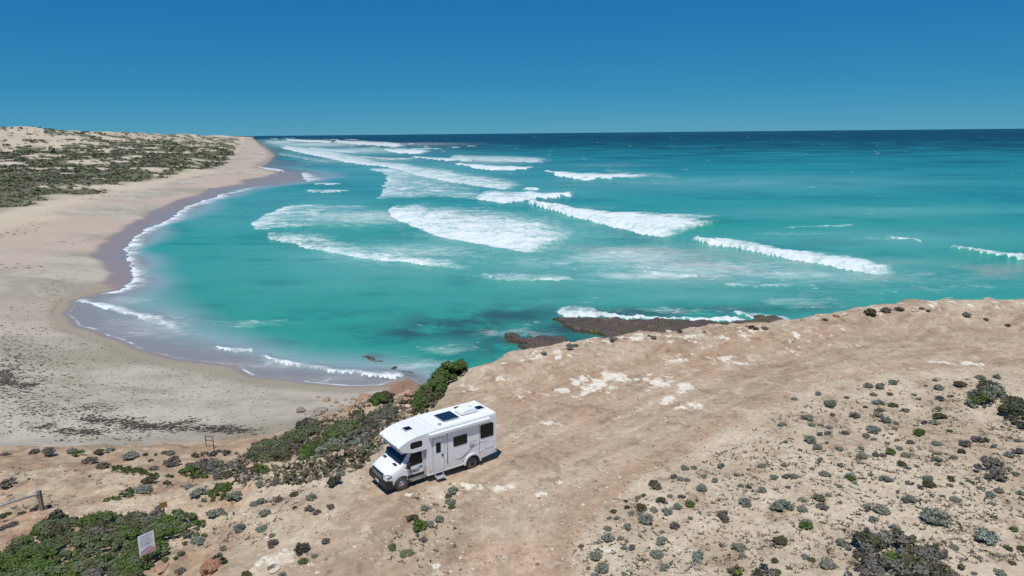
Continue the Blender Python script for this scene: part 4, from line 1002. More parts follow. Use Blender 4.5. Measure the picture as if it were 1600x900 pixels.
for i in range(46):
    k_e = rng.uniform(0, 9.2); j = int(k_e); t_ = k_e - j
    er.append((EDGE[j][0] * (1 - t_) + EDGE[j + 1][0] * t_, EDGE[j][1] * (1 - t_) + EDGE[j + 1][1] * t_ + rng.uniform(.8, 9), rng.uniform(3, 11)))
for (a, b_, w), lab in zip(er, name_by_place([(q[0], q[1], 'pale cliff edge rock') for q in er])):
    rock(a, b_, w, 'pale_rock' if rng.random() < .6 else 'ochre_rock', lab, 'rocks along the cliff edge', 'edge_rock', .55)
rock(253, 889, 26, 'ochre_rock', 'flat orange tinted rock at the foot of the notice board', None, 'boulder', .5)
rock(445, 876, 30, 'pale_rock', 'cracked pale limestone slab beside a yellow-green plant', None, 'limestone_slab', .35)
rock(430, 889, 22, 'pale_rock', 'lower pale limestone slab at the bottom edge', None, 'limestone_slab', .35)
rock(398, 892, 14, 'pale_rock', 'pale block of limestone at the bottom edge between slab and boulder', None, 'limestone_slab', .6)
rock(716, 772, 9, 'pale_rock', 'small pale stone among saltbushes in front of the motorhome', None, 'stone', .7)
rock(1026, 758, 16, 'ochre_rock', 'flat brown stone beside olive bush at the track edge', None, 'stone', .4)
# loose stones: too many and too small to count
qs = scatter_px(16000, (0, 470, 1600, 900), lambda q: (q[:, 1] > 700 - (q[:, 0] > 480) * (q[:, 0] - 480) * .55) & (q[:, 1] > 478) & (rng.random(len(q)) < .15 + sst(.45, .7, fbm(q[:, 0] / 60, q[:, 1] / 30, 4, 15))))
qs = qs[(~pip(qs[:, 0], qs[:, 1], [(575,640),(790,620),(795,740),(600,785)]))]
P = at(qs[:, 0], qs[:, 1], np.interp(qs[:, 0], [0, 300, 560], [-3.5, -1.5, 0])); P[:, 2] = height(P[:, 0], P[:, 1]); P = P[(P[:, 2] > -9) & (np.hypot(P[:, 0], P[:, 1]) < 85)]
k_e = rng.uniform(1.2, 8.8, 700); j = k_e.astype(int); t_ = (k_e - j)[:, None]
E2 = TRACK_R[j] * (1 - t_) + TRACK_R[j + 1] * t_ + rng.normal(0, .28, (700, 2))
P = np.concatenate([P, np.c_[E2, height(E2[:, 0], E2[:, 1])]])
sz = rng.uniform(.02, .065, len(P)) * rng.choice([1, 1, 1, 1.7], len(P))
oc = np.array([(1, 0, 0), (0, 1, 0), (-1, 0, 0), (0, -1, 0), (0, 0, .7)])
V = P[:, None] + np.einsum('ijk,ik->ijk', np.repeat(oc[None], len(P), 0) * rng.uniform(.6, 1.3, (len(P), 5, 1)), np.c_[sz, sz, sz])
Fs = (np.arange(len(P))[:, None, None] * 5 + np.array([(0, 1, 4), (1, 2, 4), (2, 3, 4), (3, 0, 4)])[None]).reshape(-1, 3)
pal = np.array([(.62, .56, .47), (.48, .38, .28), (.26, .20, .15), (.52, .44, .35), (.34, .22, .14), (.17, .14, .11)])
cc = np.repeat(pal[rng.integers(0, 6, len(P))], 5, 0)
tag(link('loose_stones', npmesh('loose_stones', V.reshape(-1, 3), Fs, False, cc), 'leaves'), 'small loose stones strewn over track and slope', 'stones', kind='stuff')
# seaweed wrack on the beach
def wrack(lines, n, w, smin, smax):
    out = []
    for ln_ in lines:
        A = W2(ln_, -10.3)
        for i in range(len(A) - 1):
            L_ = np.linalg.norm(A[i + 1] - A[i])
            k = int(n * L_)
            t = rng.random(k)[:, None]
            out.append(np.c_[A[i] * (1 - t) + A[i + 1] * t + rng.normal(0, w, (k, 2)), rng.uniform(smin, smax, k)])
    return np.concatenate(out)
B = [wrack([[(128,650),(150,657),(190,656),(215,662),(245,664)],[(190,668),(235,666),(270,664),(300,654)],[(55,672),(80,666)],[(262,672),(300,668),(335,672),(385,680)],[(340,672),(365,668)],
            [(0,580),(10,592),(18,597)],[(0,597),(20,599),(48,601),(52,597)],[(85,675),(110,676),(150,678),(165,672)]], 75, .55, .05, .20),
     wrack([[(25,635),(45,628)],[(20,650),(35,640)],[(42,640),(65,645)],[(35,665),(48,668)],[(100,640),(140,636),(170,640)],[(150,642),(165,641)],[(180,690),(205,690),(240,684)],[(85,698),(110,692),(150,688)],[(60,640),(100,655)],
            [(130,632),(170,640)],[(380,690),(400,684),(420,680)]], 30, .9, .04, .17),
     wrack([[(0,560),(20,565),(45,560)],[(0,535),(30,545)],[(50,470),(70,455),(95,435),(100,420)],[(60,480),(75,470)],[(100,490),(115,515),(150,533),(200,548)],[(250,560),(300,572),(330,575)],[(130,600),(200,605),(260,612)],
            [(160,590),(230,598)],[(300,610),(340,612)],[(10,520),(40,505)],[(0,375),(40,362),(60,352)],[(50,345),(75,340)],[(130,318),(170,310)],[(290,283),(320,276)]], 8, 1.8, .04, .16),
     np.c_[W2(np.c_[rng.uniform(0, 420, 4200) ** 1.0, rng.uniform(440, 685, 4200)], -10.4), rng.uniform(.03, .13, 4200)],
     np.c_[W2(np.c_[rng.uniform(60, 130, 90), rng.uniform(395, 480, 90)], -10.5), rng.uniform(.08, .25, 90)]]
B.append(np.c_[W2(np.c_[np.abs(rng.normal(0, 55, 1500)), rng.normal(575, 40, 1500)], -10.3), rng.uniform(.04, .22, 1500)])
B.append(wrack([[(0,375),(40,362),(62,352)],[(45,346),(78,339)],[(120,318),(175,308)],[(180,305),(215,300)],[(270,285),(325,275)],[(0,430),(30,420),(60,418)],[(330,262),(365,252)],[(75,380),(120,370)]], 1.4, 2.2, .15, .5))
B = np.concatenate(B)
zz = height(B[:, 0], B[:, 1]); kp = (zz < -8.8) & (zz > -11.75); B, zz = B[kp], zz[kp]
ring = np.array([(math.cos(a), math.sin(a), 0) for a in np.linspace(0, 6.283, 7)[:-1]] + [(0, 0, 1.0)])
sc3 = np.c_[B[:, 2] * rng.uniform(.8, 2.0, len(B)), B[:, 2] * rng.uniform(.5, 1, len(B)), B[:, 2] * rng.uniform(.12, .35, len(B))]
V = np.repeat(ring[None], len(B), 0) * rng.uniform(.55, 1.3, (len(B), 7, 1)) * sc3[:, None]
V = V + np.c_[B[:, :2], zz - .005][:, None]
Fs = (np.arange(len(B))[:, None, None] * 7 + np.array([(i, (i + 1) % 6, 6) for i in range(6)])[None]).reshape(-1, 3)
pal = np.array([(.035, .029, .024), (.055, .045, .036), (.085, .07, .055), (.045, .04, .035)])
cc = np.repeat(pal[rng.integers(0, 4, len(B))], 7, 0)
tag(link('seaweed_wrack', npmesh('seaweed_wrack', V.reshape(-1, 3), Fs, False, cc), 'leaves'), 'dark dried seaweed washed up in lines on the beach', 'seaweed', kind='stuff')
# wave-cut rock shelves in the surf
m = plain('reef_rock', (.085, .062, .047), .6, var=.3, scale=.6, bump=.8, spec=.4)
plain('algae_rock', (.10, .11, .035), .7, var=.35, scale=.5, bump=.8, spec=.3)
def shelf(name, pts, z0, tilt, ang, label, step=1.1, seed=0, amp=.8):
    """layered beds dipping one way; ang is the strike of the bedding"""
    poly = W2(pts, SEA + .2)
    lo, hi = poly.min(0) - .5, poly.max(0) + .5
    nx, ny = int((hi[0] - lo[0]) / .3), int((hi[1] - lo[1]) / .3)
    gx, gy = np.meshgrid(np.linspace(lo[0], hi[0], nx), np.linspace(lo[1], hi[1], ny))
    gx = gx.ravel(); gy = gy.ravel()
    sd = sdpoly(gx + (fbm(gx / 2.5, gy / 2.5, 4, seed) - .5) * 5, gy + (fbm(gx / 2.5, gy / 2.5, 4, seed + 1) - .5) * 4, poly)
    a = -gx * math.sin(ang) + gy * math.cos(ang) + (fbm(gx / 6, gy / 6, 3, seed + 2) - .5) * 3
    st = a / step; fr = st - np.floor(st)
    bed = (hsh(np.floor(st), np.zeros_like(st), seed) - .3) * amp + fr * .25
    z = z0 + bed * sst(0, 2.0, sd) + tilt * np.clip(sd, 0, 6) / 6 + (fbm(gx / .9, gy / .9, 3, seed + 4) - .5) * .35
    z = np.where(sd > 0, z, z0 - 1.2 + np.maximum(sd, -2) * .4)
    z = np.where(sd > 0, np.maximum(z, SEA - .4), z)
    i = np.arange(nx * ny).reshape(ny, nx)
    Fq = np.stack([i[:-1, :-1], i[:-1, 1:], i[1:, 1:], i[1:, :-1]], -1).reshape(-1, 4)
    keep = sd[Fq].max(1) > -1.0
    u, Fq = compact(None, Fq, keep)
    org = np.array([poly[:, 0].mean(), poly[:, 1].mean(), SEA])
    o = link(name, npmesh(name, np.c_[gx, gy, z][u] - org, Fq, False), 'reef_rock')
    o.location = org
    return tag(o, label, 'rock shelf')
nt = MATS['reef_rock'].node_tree; b = nt.nodes['Principled BSDF']
g2 = N(nt, 'ShaderNodeNewGeometry'); nn = N(nt, 'ShaderNodeTexNoise', Scale=.22, Detail=7.0, Roughness=.7)
nt.links.new(g2.outputs['Position'], nn.inputs['Vector'])
mr = N(nt, 'ShaderNodeMapRange'); mr.inputs['From Min'].default_value = .52; mr.inputs['From Max'].default_value = .66
nt.links.new(nn.outputs['Fac'], mr.inputs['Value'])
mm = N(nt, 'ShaderNodeMix', data_type='RGBA'); mm.inputs['B'].default_value = (.085, .10, .02, 1)
old = b.inputs['Base Color'].links[0].from_socket
nt.links.new(old, mm.inputs['A']); nt.links.new(mr.outputs[0], mm.inputs['Factor']); nt.links.new(mm.outputs['Result'], b.inputs['Base Color'])
_s = W2([(795, 524), (880, 548)], SEA); SA = math.atan2(*(_s[1] - _s[0])[::-1])
shelf('rock_shelf', [(868,497),(940,499),(1050,504),(1170,505),(1232,510),(1235,540),(1100,560),(1000,560),(950,541),(915,522),(885,508)], -11.65, .75, SA, 'broad dark rock shelf with green algae below the cliff edge', 1.3, 301)
shelf('rock_ledge', [(788,523),(806,524),(850,535),(882,547),(868,552),(828,545),(800,534)], -11.55, 1.0, SA, 'dark tilted rock ledge in the water, nearest the bay', .9, 311)
shelf('rock_ledge', [(828,521),(846,523),(895,538),(905,546),(880,546),(850,535)], -11.75, .4, SA, 'dark rock ledge between the bay ledge and the broad shelf', .9, 321)
shelf('rock_ledge', [(1160,494),(1190,494),(1225,500),(1245,508),(1235,512),(1180,503)], -11.75, .5, SA, 'small dark rock ledge at the right end of the shelf', .9, 331)
shelf('rock_ledge', [(560,556),(575,553),(598,560),(590,565),(568,563)], -12.05, .25, SA, 'low brown rock just awash in the bay shallows', .9, 341)
shelf('rock_ledge', [(617,573),(632,571),(645,579),(630,583)], -12.0, .3, SA, 'low brown rock in the foam at the end of the beach', .9, 351)

# ------------------------------------------------------------------ motorhome
plain('white_paint', (.80, .81, .81), .28, spec=.5, coat=.3, var=.015, scale=2)
plain('white_roof', (.82, .83, .82), .45, var=.02, scale=2)
plain('offwhite_trim', (.70, .72, .73), .4, var=.02)
plain('grey_trim', (.30, .31, .32), .5, var=.05)
plain('black_plastic', (.022, .023, .025), .55, var=.15)
plain('dark_glass', (.006, .007, .009), .08, spec=.3, var=.1)
plain('windscreen_glass', (.012, .018, .03), .05, spec=.6, var=.1)
plain('tyre_rubber', (.085, .072, .06), .85, var=.2)
plain('wheel_steel', (.30, .30, .30), .35, metal=.7, var=.05)
plain('solar_cells', (.012, .018, .045), .15, spec=.6, var=.1)
plain('aluminium', (.62, .63, .64), .35, metal=.6, var=.04)
plain('chrome', (.7, .7, .7), .15, metal=1.0, var=.02)
plain('lamp_glass', (.42, .45, .48), .1, spec=.7, var=.1, scale=20)
plain('decal_grey', (.24, .25, .27), .4, var=.02)
plain('decal_dark', (.05, .055, .065), .4, var=.02)
plain('amber_glass', (.6, .2, .02), .2, var=.05)
nt = MATS['white_paint'].node_tree; b = nt.nodes['Principled BSDF']
tcd = N(nt, 'ShaderNodeTexCoord'); sx_ = N(nt, 'ShaderNodeSeparateXYZ'); nt.links.new(tcd.outputs['Object'], sx_.inputs[0])
nd = N(nt, 'ShaderNodeTexNoise', Scale=3.0, Detail=6.0); nt.links.new(tcd.outputs['Object'], nd.inputs['Vector'])
md = N(nt, 'ShaderNodeMath', operation='MULTIPLY_ADD'); md.inputs[1].default_value = .7; nt.links.new(nd.outputs['Fac'], md.inputs[0]); nt.links.new(sx_.outputs['Z'], md.inputs[2])
mrd = N(nt, 'ShaderNodeMapRange'); mrd.inputs['From Min'].default_value = .75; mrd.inputs['From Max'].default_value = 1.5; mrd.inputs['To Min'].default_value = .5; mrd.inputs['To Max'].default_value = 0
nt.links.new(md.outputs[0], mrd.inputs['Value'])
mxd = N(nt, 'ShaderNodeMix', data_type='RGBA'); mxd.inputs['B'].default_value = (.52, .45, .37, 1)
nt.links.new(b.inputs['Base Color'].links[0].from_socket, mxd.inputs['A']); nt.links.new(mrd.outputs[0], mxd.inputs['Factor']); nt.links.new(mxd.outputs['Result'], b.inputs['Base Color'])
A_ = at(629, 768, 0); B_ = at(740, 730, 0)
fw = (A_ - B_)[:2]; fw /= np.linalg.norm(fw)
lf = np.array([-fw[1], fw[0]])
ctr = A_[:2] - lf * .96
zr = float(height(np.array([ctr[0] - fw[0] * 2]), np.array([ctr[1] - fw[1] * 2]))[0])
WB = 4.2
wz = [float(height(np.array([ctr[0] + fw[0] * x + lf[0] * y]), np.array([ctr[1] + fw[1] * x + lf[1] * y]))[0]) for x, y in ((0, .9), (0, -.9), (-WB, .9), (-WB, -.9))]
RV = empty('motorhome', (ctr[0], ctr[1], (wz[0] + wz[2]) / 2 - .01), math.atan2(fw[1], fw[0]))
RV.rotation_euler[1] = math.atan2((wz[2] - wz[0]), WB)
RV.scale = (.965, .965, .965)
tag(RV, 'white camper motorhome parked on the dirt clearing at the cliff edge', 'motorhome')
def bmobj(name, bm, mat, parent, smooth=False, bev=0, seg=2, ang=35):
    if bev:
        es = [e for e in bm.edges if len(e.link_faces) == 2 and e.calc_face_angle(0) > R(ang)]
        bmesh.ops.bevel(bm, geom=es, offset=bev, segments=seg, profile=.5, affect='EDGES', clamp_overlap=True)
    bmesh.ops.recalc_face_normals(bm, faces=bm.faces)
    me_ = bpy.data.meshes.new(name); bm.to_mesh(me_); bm.free()
    if smooth:
        for p in me_.polygons: p.use_smooth = True
    return link(name, me_, mat, parent)
def box(name, x0, x1, y0, y1, z0, z1, mat, parent, bev=.01, seg=2):
    bm = bmesh.new()
    bmesh.ops.create_cube(bm, size=1)
    for v in bm.verts:
        v.co = Vector(((x0 + x1) / 2 + v.co.x * (x1 - x0), (y0 + y1) / 2 + v.co.y * (y1 - y0), (z0 + z1) / 2 + v.co.z * (z1 - z0)))
    return bmobj(name, bm, mat, parent, False, bev, seg)
def extr(name, prof, y0, y1, mat, parent, bev=.03, seg=3, smooth=False):
    """side profile (x, z) swept across the width"""
    bm = bmesh.new()
    a = [bm.verts.new((x, y0, z)) for x, z in prof]; c = [bm.verts.new((x, y1, z)) for x, z in prof]
    bm.faces.new(a); bm.faces.new(c[::-1])
    n = len(prof)
    for i in range(n):
        bm.faces.new((a[i], c[i], c[(i + 1) % n], a[(i + 1) % n]))
    return bmobj(name, bm, mat, parent, smooth, bev, seg)
def plate(name, pts, thick, mat, parent, bev=.0, seg=2):
    """thin panel from a 3D outline, thickness along its normal"""
    bm = bmesh.new()
    vs = [bm.verts.new(p) for p in pts]
    f_ = bm.faces.new(vs); f_.normal_update(); nrm = f_.normal.copy()
    ex = bmesh.ops.extrude_face_region(bm, geom=[f_])
    for v in [g_ for g_ in ex['geom'] if isinstance(g_, bmesh.types.BMVert)]: v.co -= nrm * thick
    return bmobj(name, bm, mat, parent, False, bev, seg)
def rrect(x0, x1, z0, z1, y, rad=.06, n=4):
    """rounded rectangle in a side wall, seen from +y"""
    out = []
    for cx, cz, a0 in ((x0 + rad, z0 + rad, 180), (x1 - rad, z0 + rad, 270), (x1 - rad, z1 - rad, 0), (x0 + rad, z1 - rad, 90)):
        for i in range(n + 1):
            a = R(a0 + 90 * i / n); out.append((cx + rad * math.cos(a), y, cz + rad * math.sin(a)))
    return out[::-1]
def cyl(name, c, axis, r_, h, mat, parent, n=28, bev=.0):
    bm = bmesh.new()
    bmesh.ops.create_cone(bm, cap_ends=True, segments=n, radius1=r_, radius2=r_, depth=h)
    q = Vector((0, 0, 1)).rotation_difference(Vector(axis)).to_matrix().to_4x4()
    bmesh.ops.transform(bm, matrix=Matrix.Translation(c) @ q, verts=bm.verts)
    return bmobj(name, bm, mat, parent, True if not bev else False, bev, 2)
def tube(name, pts, r_, mat, parent, n=7):
    bm = bmesh.new(); rings = []
    for i, p in enumerate(pts):
        p = Vector(p); t = (Vector(pts[min(i + 1, len(pts) - 1)]) - Vector(pts[max(i - 1, 0)])).normalized()
        a = t.orthogonal().normalized(); c = t.cross(a)
        rr2 = r_[i] if isinstance(r_, (list, tuple)) else r_
        rings.append([bm.verts.new(p + a * math.cos(2 * math.pi * k / n) * rr2 + c * math.sin(2 * math.pi * k / n) * rr2) for k in range(n)])
    for i in range(len(rings) - 1):
        for k in range(n): bm.faces.new((rings[i][k], rings[i][(k + 1) % n], rings[i + 1][(k + 1) % n], rings[i + 1][k]))
    bm.faces.new(rings[0][::-1]); bm.faces.new(rings[-1])
    return bmobj(name, bm, mat, parent, True)
HW = 1.13          # half width of the living box
BK, FR = -5.78, -1.42
RZ = 2.88          # roof
# living box, with the rear wheel arch cut into the skirt profile
def arc(cx, cz, rad, a0, a1, n):
    return [(cx + rad * math.cos(R(a0 + (a1 - a0) * i / n)), cz + rad * math.sin(R(a0 + (a1 - a0) * i / n))) for i in range(n + 1)]
prof = [(BK, .62), (BK, RZ - .02), (FR - .6, RZ + .01), (FR, RZ - .03), (FR, .46)] + arc(-WB, .40, .47, 8, 172, 10) + [(-4.75, .48)]
hb = extr('house_body', prof, -HW, HW, 'white_paint', RV, .035)
# sleeping pod over the cab
pod = extr('overcab_pod', [(FR - .02, RZ - .035), (FR - .02, 1.98), (-.62, 1.98), (.02, 2.16), (.20, 2.42), (.12, 2.50), (-.35, 2.70), (-.85, 2.81)], -HW + .004, HW - .004, 'white_paint', RV, .05, 3)
plate('pod_window', rrect(-1.12, -.48, 2.24, 2.53, HW + .006, .10), .02, 'dark_glass', pod)
fr_ = plate('window_frame', rrect(-1.15, -.45, 2.21, 2.56, HW + .0, .12), .02, 'black_plastic', pod)
box('pod_lip', -.60, .03, -HW + .06, HW - .06, 2.06, 2.115, 'offwhite_trim', pod, .01)
for s in (-1, 1): box('marker_lamp', .17, .215, s * .8 - .05, s * .8 + .05, 2.43, 2.46, 'amber_glass', pod, .005)
# roof sheet and what stands on it
roof = extr('roof', [(BK + .02, RZ - .01), (BK + .02, RZ + .03), (FR - .55, RZ + .045), (FR - .55, RZ)], -HW + .03, HW - .03, 'white_roof', RV, .012)
box('rear_roof_rail', BK + .0, BK + .10, -HW + .03, HW - .03, RZ + .02, RZ + .075, 'white_paint', roof, .015)
box('seam_strip', FR - .60, FR - .555, -HW + .04, HW - .04, RZ + .035, RZ + .055, 'offwhite_trim', roof, .004)
def hatch(x, y, w, d_, name, mat, lift=.09):
    h_ = box(name, x - w / 2, x + w / 2, y - d_ / 2, y + d_ / 2, RZ + .03, RZ + lift, 'offwhite_trim', RV, .015)
    box('cover', x - w / 2 + .05, x + w / 2 - .05, y - d_ / 2 + .05, y + d_ / 2 - .05, RZ + lift - .01, RZ + lift + .025, mat, h_, .015)
    return h_
hatch(-5.35, .05, .52, .52, 'roof_hatch', 'dark_glass')
hatch(-4.35, -.62, .42, .42, 'roof_hatch', 'dark_glass')
# pod hatch lies on the sloping front of the roof
ph = box('pod_hatch', -1.12, -.66, -.25, .25, 2.80, 2.85, 'offwhite_trim', RV, .012); ph.rotation_euler = (0, 0, 0)
box('cover', -1.08, -.70, -.21, .21, 2.835, 2.875, 'dark_glass', ph, .012)
ac_ = extr('air_conditioner', [(-5.00, RZ + .075), (-5.03, RZ + .17), (-4.88, RZ + .29), (-4.25, RZ + .30), (-4.02, RZ + .21), (-3.98, RZ + .075)], -.30, .42, 'white_roof', RV, .07, 3)
cyl('fan_grille', (-4.7, .06, RZ + .30), (0, 0, 1), .13, .02, 'offwhite_trim', ac_)
box('painted_base_shadow', -5.0, -3.98, -.30, .42, RZ + .02, RZ + .074, 'black_plastic', ac_, .0)  # black strip standing in for the shadow line under the unit
sp_ = box('solar_panel', -3.75, -2.72, -.46, .60, RZ + .085, RZ + .115, 'aluminium', RV, .005)
for i in range(4):
    for j in range(6):
        x0 = -3.72 + i * .245; y0 = -.43 + j * .168
        box('solar_cell', x0, x0 + .235, y0, y0 + .161, RZ + .112, RZ + .121, 'solar_cells', sp_, 0)
for sx_ in (-3.7, -2.77):
    for sy_ in (-.45, .55): box('foot', sx_ - .04, sx_ + .04, sy_ - .04, sy_ + .04, RZ + .03, RZ + .087, 'aluminium', sp_, 0)
cyl('roof_vent', (-2.42, .72, RZ + .06), (0, 0, 1), .10, .07, 'grey_trim', RV)
cyl('roof_vent', (-5.05, -.35, RZ + .06), (0, 0, 1), .12, .07, 'offwhite_trim', RV)
# awning cassette
aw = extr('awning', [(FR - .12, 2.62), (FR - .12, 2.76), (-5.28, 2.78), (-5.28, 2.64)], HW - .0, HW + .16, 'white_paint', RV, .035)
for x_ in (FR - .10, -5.30): box('end_cap', x_ - .02, x_ + .02, HW + .0, HW + .165, 2.615, 2.785, 'offwhite_trim', aw, .01)
# side windows
def side_window(x0, x1, z0, z1, name='window'):
    w_ = plate(name, rrect(x0, x1, z0, z1, HW + .018, .07), .03, 'black_plastic', RV)
    plate('pane', rrect(x0 + .035, x1 - .035, z0 + .035, z1 - .035, HW + .026, .05), .01, 'dark_glass', w_)
    return w_
side_window(-3.86, -3.00, 1.66, 2.20)
side_window(-5.58, -4.72, 1.66, 2.44)
# entrance door
dr = plate('entry_door', rrect(-2.42, -1.76, .56, 2.40, HW + .012, .06), .02, 'white_paint', RV)
plate('door_gap', rrect(-2.445, -1.735, .535, 2.425, HW + .005, .07), .012, 'grey_trim', dr)
plate('door_window', rrect(-2.22, -1.93, 1.60, 2.16, HW + .024, .05), .012, 'dark_glass', dr)
plate('window_frame', rrect(-2.26, -1.89, 1.56, 2.20, HW + .019, .07), .01, 'white_roof', dr)
box('handle', -2.36, -2.26, HW + .012, HW + .05, 1.36, 1.47, 'black_plastic', dr, .01)
tube('grab_rail', [(-2.56, HW, 1.05), (-2.56, HW + .05, 1.08), (-2.56, HW + .05, 1.62), (-2.56, HW, 1.65)], .014, 'offwhite_trim', RV)
tube('awning_pole', [(-2.62, HW + .02, .80), (-2.62, HW + .02, 2.55)], .016, 'grey_trim', RV)
box('wall_seam', -4.66, -4.64, HW - .01, HW + .012, .60, 2.60, 'grey_trim', RV, 0)
# lockers, vents and fittings low on the side
lk = plate('service_locker', rrect(-5.62, -5.06, .98, 1.30, HW + .012, .03), .02, 'white_roof', RV)
plate('locker_gap', rrect(-5.64, -5.04, .96, 1.32, HW + .006, .04), .012, 'grey_trim', lk)
vt = plate('fridge_vent', rrect(-4.36, -3.98, 1.34, 1.56, HW + .012, .02), .02, 'offwhite_trim', RV)
for i in range(4): box('louvre', -4.33, -4.01, HW + .010, HW + .02, 1.37 + i * .045, 1.385 + i * .045, 'grey_trim', vt, 0)
box('water_filler', -4.80, -4.70, HW - .005, HW + .02, .88, 1.0, 'offwhite_trim', RV, .01)
box('power_inlet', -5.72, -5.64, HW - .005, HW + .03, .80, .92, 'offwhite_trim', RV, .01)
box('side_marker', -3.62, -3.56, HW - .005, HW + .015, .66, .74, 'amber_glass', RV, .005)
box('side_marker', -1.62, -1.56, HW - .005, HW + .015, .62, .70, 'amber_glass', RV, .005)
box('skirt_rail', -3.66, FR + .01, -HW + .02, HW + .012, .44, .52, 'offwhite_trim', RV, .012)
for s in (-1, 1):
    fl = arc(-WB, .40, .56, 0, 180, 14); fi = arc(-WB, .40, .46, 180, 0, 14)
    bm = bmesh.new(); y0, y1 = s * (HW - .02), s * (HW + .055)
    o1 = [bm.verts.new((x, y0, z)) for x, z in fl]; o2 = [bm.verts.new((x, y1, z)) for x, z in fl]
    i1 = [bm.verts.new((x, y0, z)) for x, z in fi[::-1]]; i2 = [bm.verts.new((x, y1, z)) for x, z in fi[::-1]]
    for k in range(14):
        bm.faces.new((o1[k], o1[k + 1], o2[k + 1], o2[k])); bm.faces.new((i1[k], i2[k], i2[k + 1], i1[k + 1])); bm.faces.new((o2[k], o2[k + 1], i2[k + 1], i2[k]))
    bmobj('wheel_arch', bm, 'white_paint', RV)
# swoosh decals on the side wall
def ribbon(name, pts, wid, mat, parent):
    bm = bmesh.new(); up = []; dn = []
    n_ = len(pts)
    for i, (x, z) in enumerate(pts):
        k = math.sin(math.pi * (i + .3) / (n_ - .4)) * wid * .5 + .004
        up.append(bm.verts.new((x, HW + .006, z + k))); dn.append(bm.verts.new((x, HW + .006, z - k)))
    for i in range(n_ - 1): bm.faces.new((up[i], up[i + 1], dn[i + 1], dn[i]))
    return bmobj(name, bm, mat, parent)
def bez(p, n=16):
    p = [np.array(q, float) for q in p]
    return [tuple((1 - t) ** 3 * p[0] + 3 * t * (1 - t) ** 2 * p[1] + 3 * t * t * (1 - t) * p[2] + t ** 3 * p[3]) for t in np.linspace(0, 1, n)]
ribbon('swoosh_decal', bez([(-3.02, 1.02), (-3.3, .70), (-3.7, .85), (-4.05, 1.22)]), .035, 'decal_grey', RV)
ribbon('swoosh_decal', bez([(-3.35, .90), (-3.8, .88), (-4.2, 1.62), (-5.25, 1.40)]), .035, 'decal_grey', RV)
ribbon('swoosh_decal', bez([(-3.95, 1.62), (-4.1, 1.60), (-4.3, 1.64), (-4.5, 1.66)]), .02, 'decal_grey', RV)
# fold-out step
st_ = box('entry_step', -2.36, -1.82, HW + .02, HW + .34, .27, .30, 'aluminium', RV, .008)
for x_ in (-2.32, -1.86): box('step_arm', x_ - .015, x_ + .015, HW - .25, HW + .10, .29, .42, 'grey_trim', st_, 0)
box('chassis', BK + .3, .2, -.55, .55, .34, .56, 'black_plastic', RV, .01)
box('rear_bumper', BK - .06, BK + .02, -HW + .05, HW - .05, .58, .74, 'white_paint', RV, .02)
# cab: cross sections from nose to bulkhead
secs = [(.86, .34, .74, .84, .62, .96, .04), (.80, .30, .86, .90, .70, 1.04, .04), (.60, .30, .95, 1.00, .80, 1.14, .05), (.36, .30, .985, 1.06, .86, 1.24, .06), (.12, .30, .99, 1.12, .90, 1.33, .06),
        (-.02, .30, .99, 1.16, .905, 1.40, .05), (-.58, .30, .99, 1.20, .83, 2.00, .04), (-.75, .30, .99, 1.20, .82, 2.06, .04), (FR - .05, .30, .99, 1.20, .82, 2.08, .04)]
bm = bmesh.new(); rings = []
for (x, zb_, ys, zs_, yt, zt, cr) in secs:
    half = [(ys * .93, zb_), (ys, zb_ + .16), (ys * 1.005, (zb_ + zs_) / 2 + .1), (ys * .985, zs_), (yt + (ys - yt) * .12, zt - (zt - zs_) * .10), (yt * .90, zt), (yt * .45, zt + cr * .8), (0, zt + cr)]
    full = half + [(-y, z) for y, z in half[-2::-1]]
    rings.append([bm.verts.new((x, y, z)) for y, z in full])
for a, c in zip(rings[:-1], rings[1:]):
    for i in range(len(a) - 1): bm.faces.new((a[i], a[i + 1], c[i + 1], c[i]))
bm.faces.new(rings[0]); bm.faces.new(rings[-1][::-1])
cab = bmobj('cab', bm, 'white_paint', RV, True)
ws = plate('windscreen', [(.0, -.87, 1.41), (.0, -.42, 1.455), (.0, .42, 1.455), (.0, .87, 1.41), (-.55, .78, 2.005), (-.55, .38, 2.05), (-.55, -.38, 2.05), (-.55, -.78, 2.005)], .03, 'windscreen_glass', cab)
ws.location = (.035, 0, .015)
def sill(pts, s): return [(x, s * y, z) for x, y, z in (pts if s > 0 else pts[::-1])]
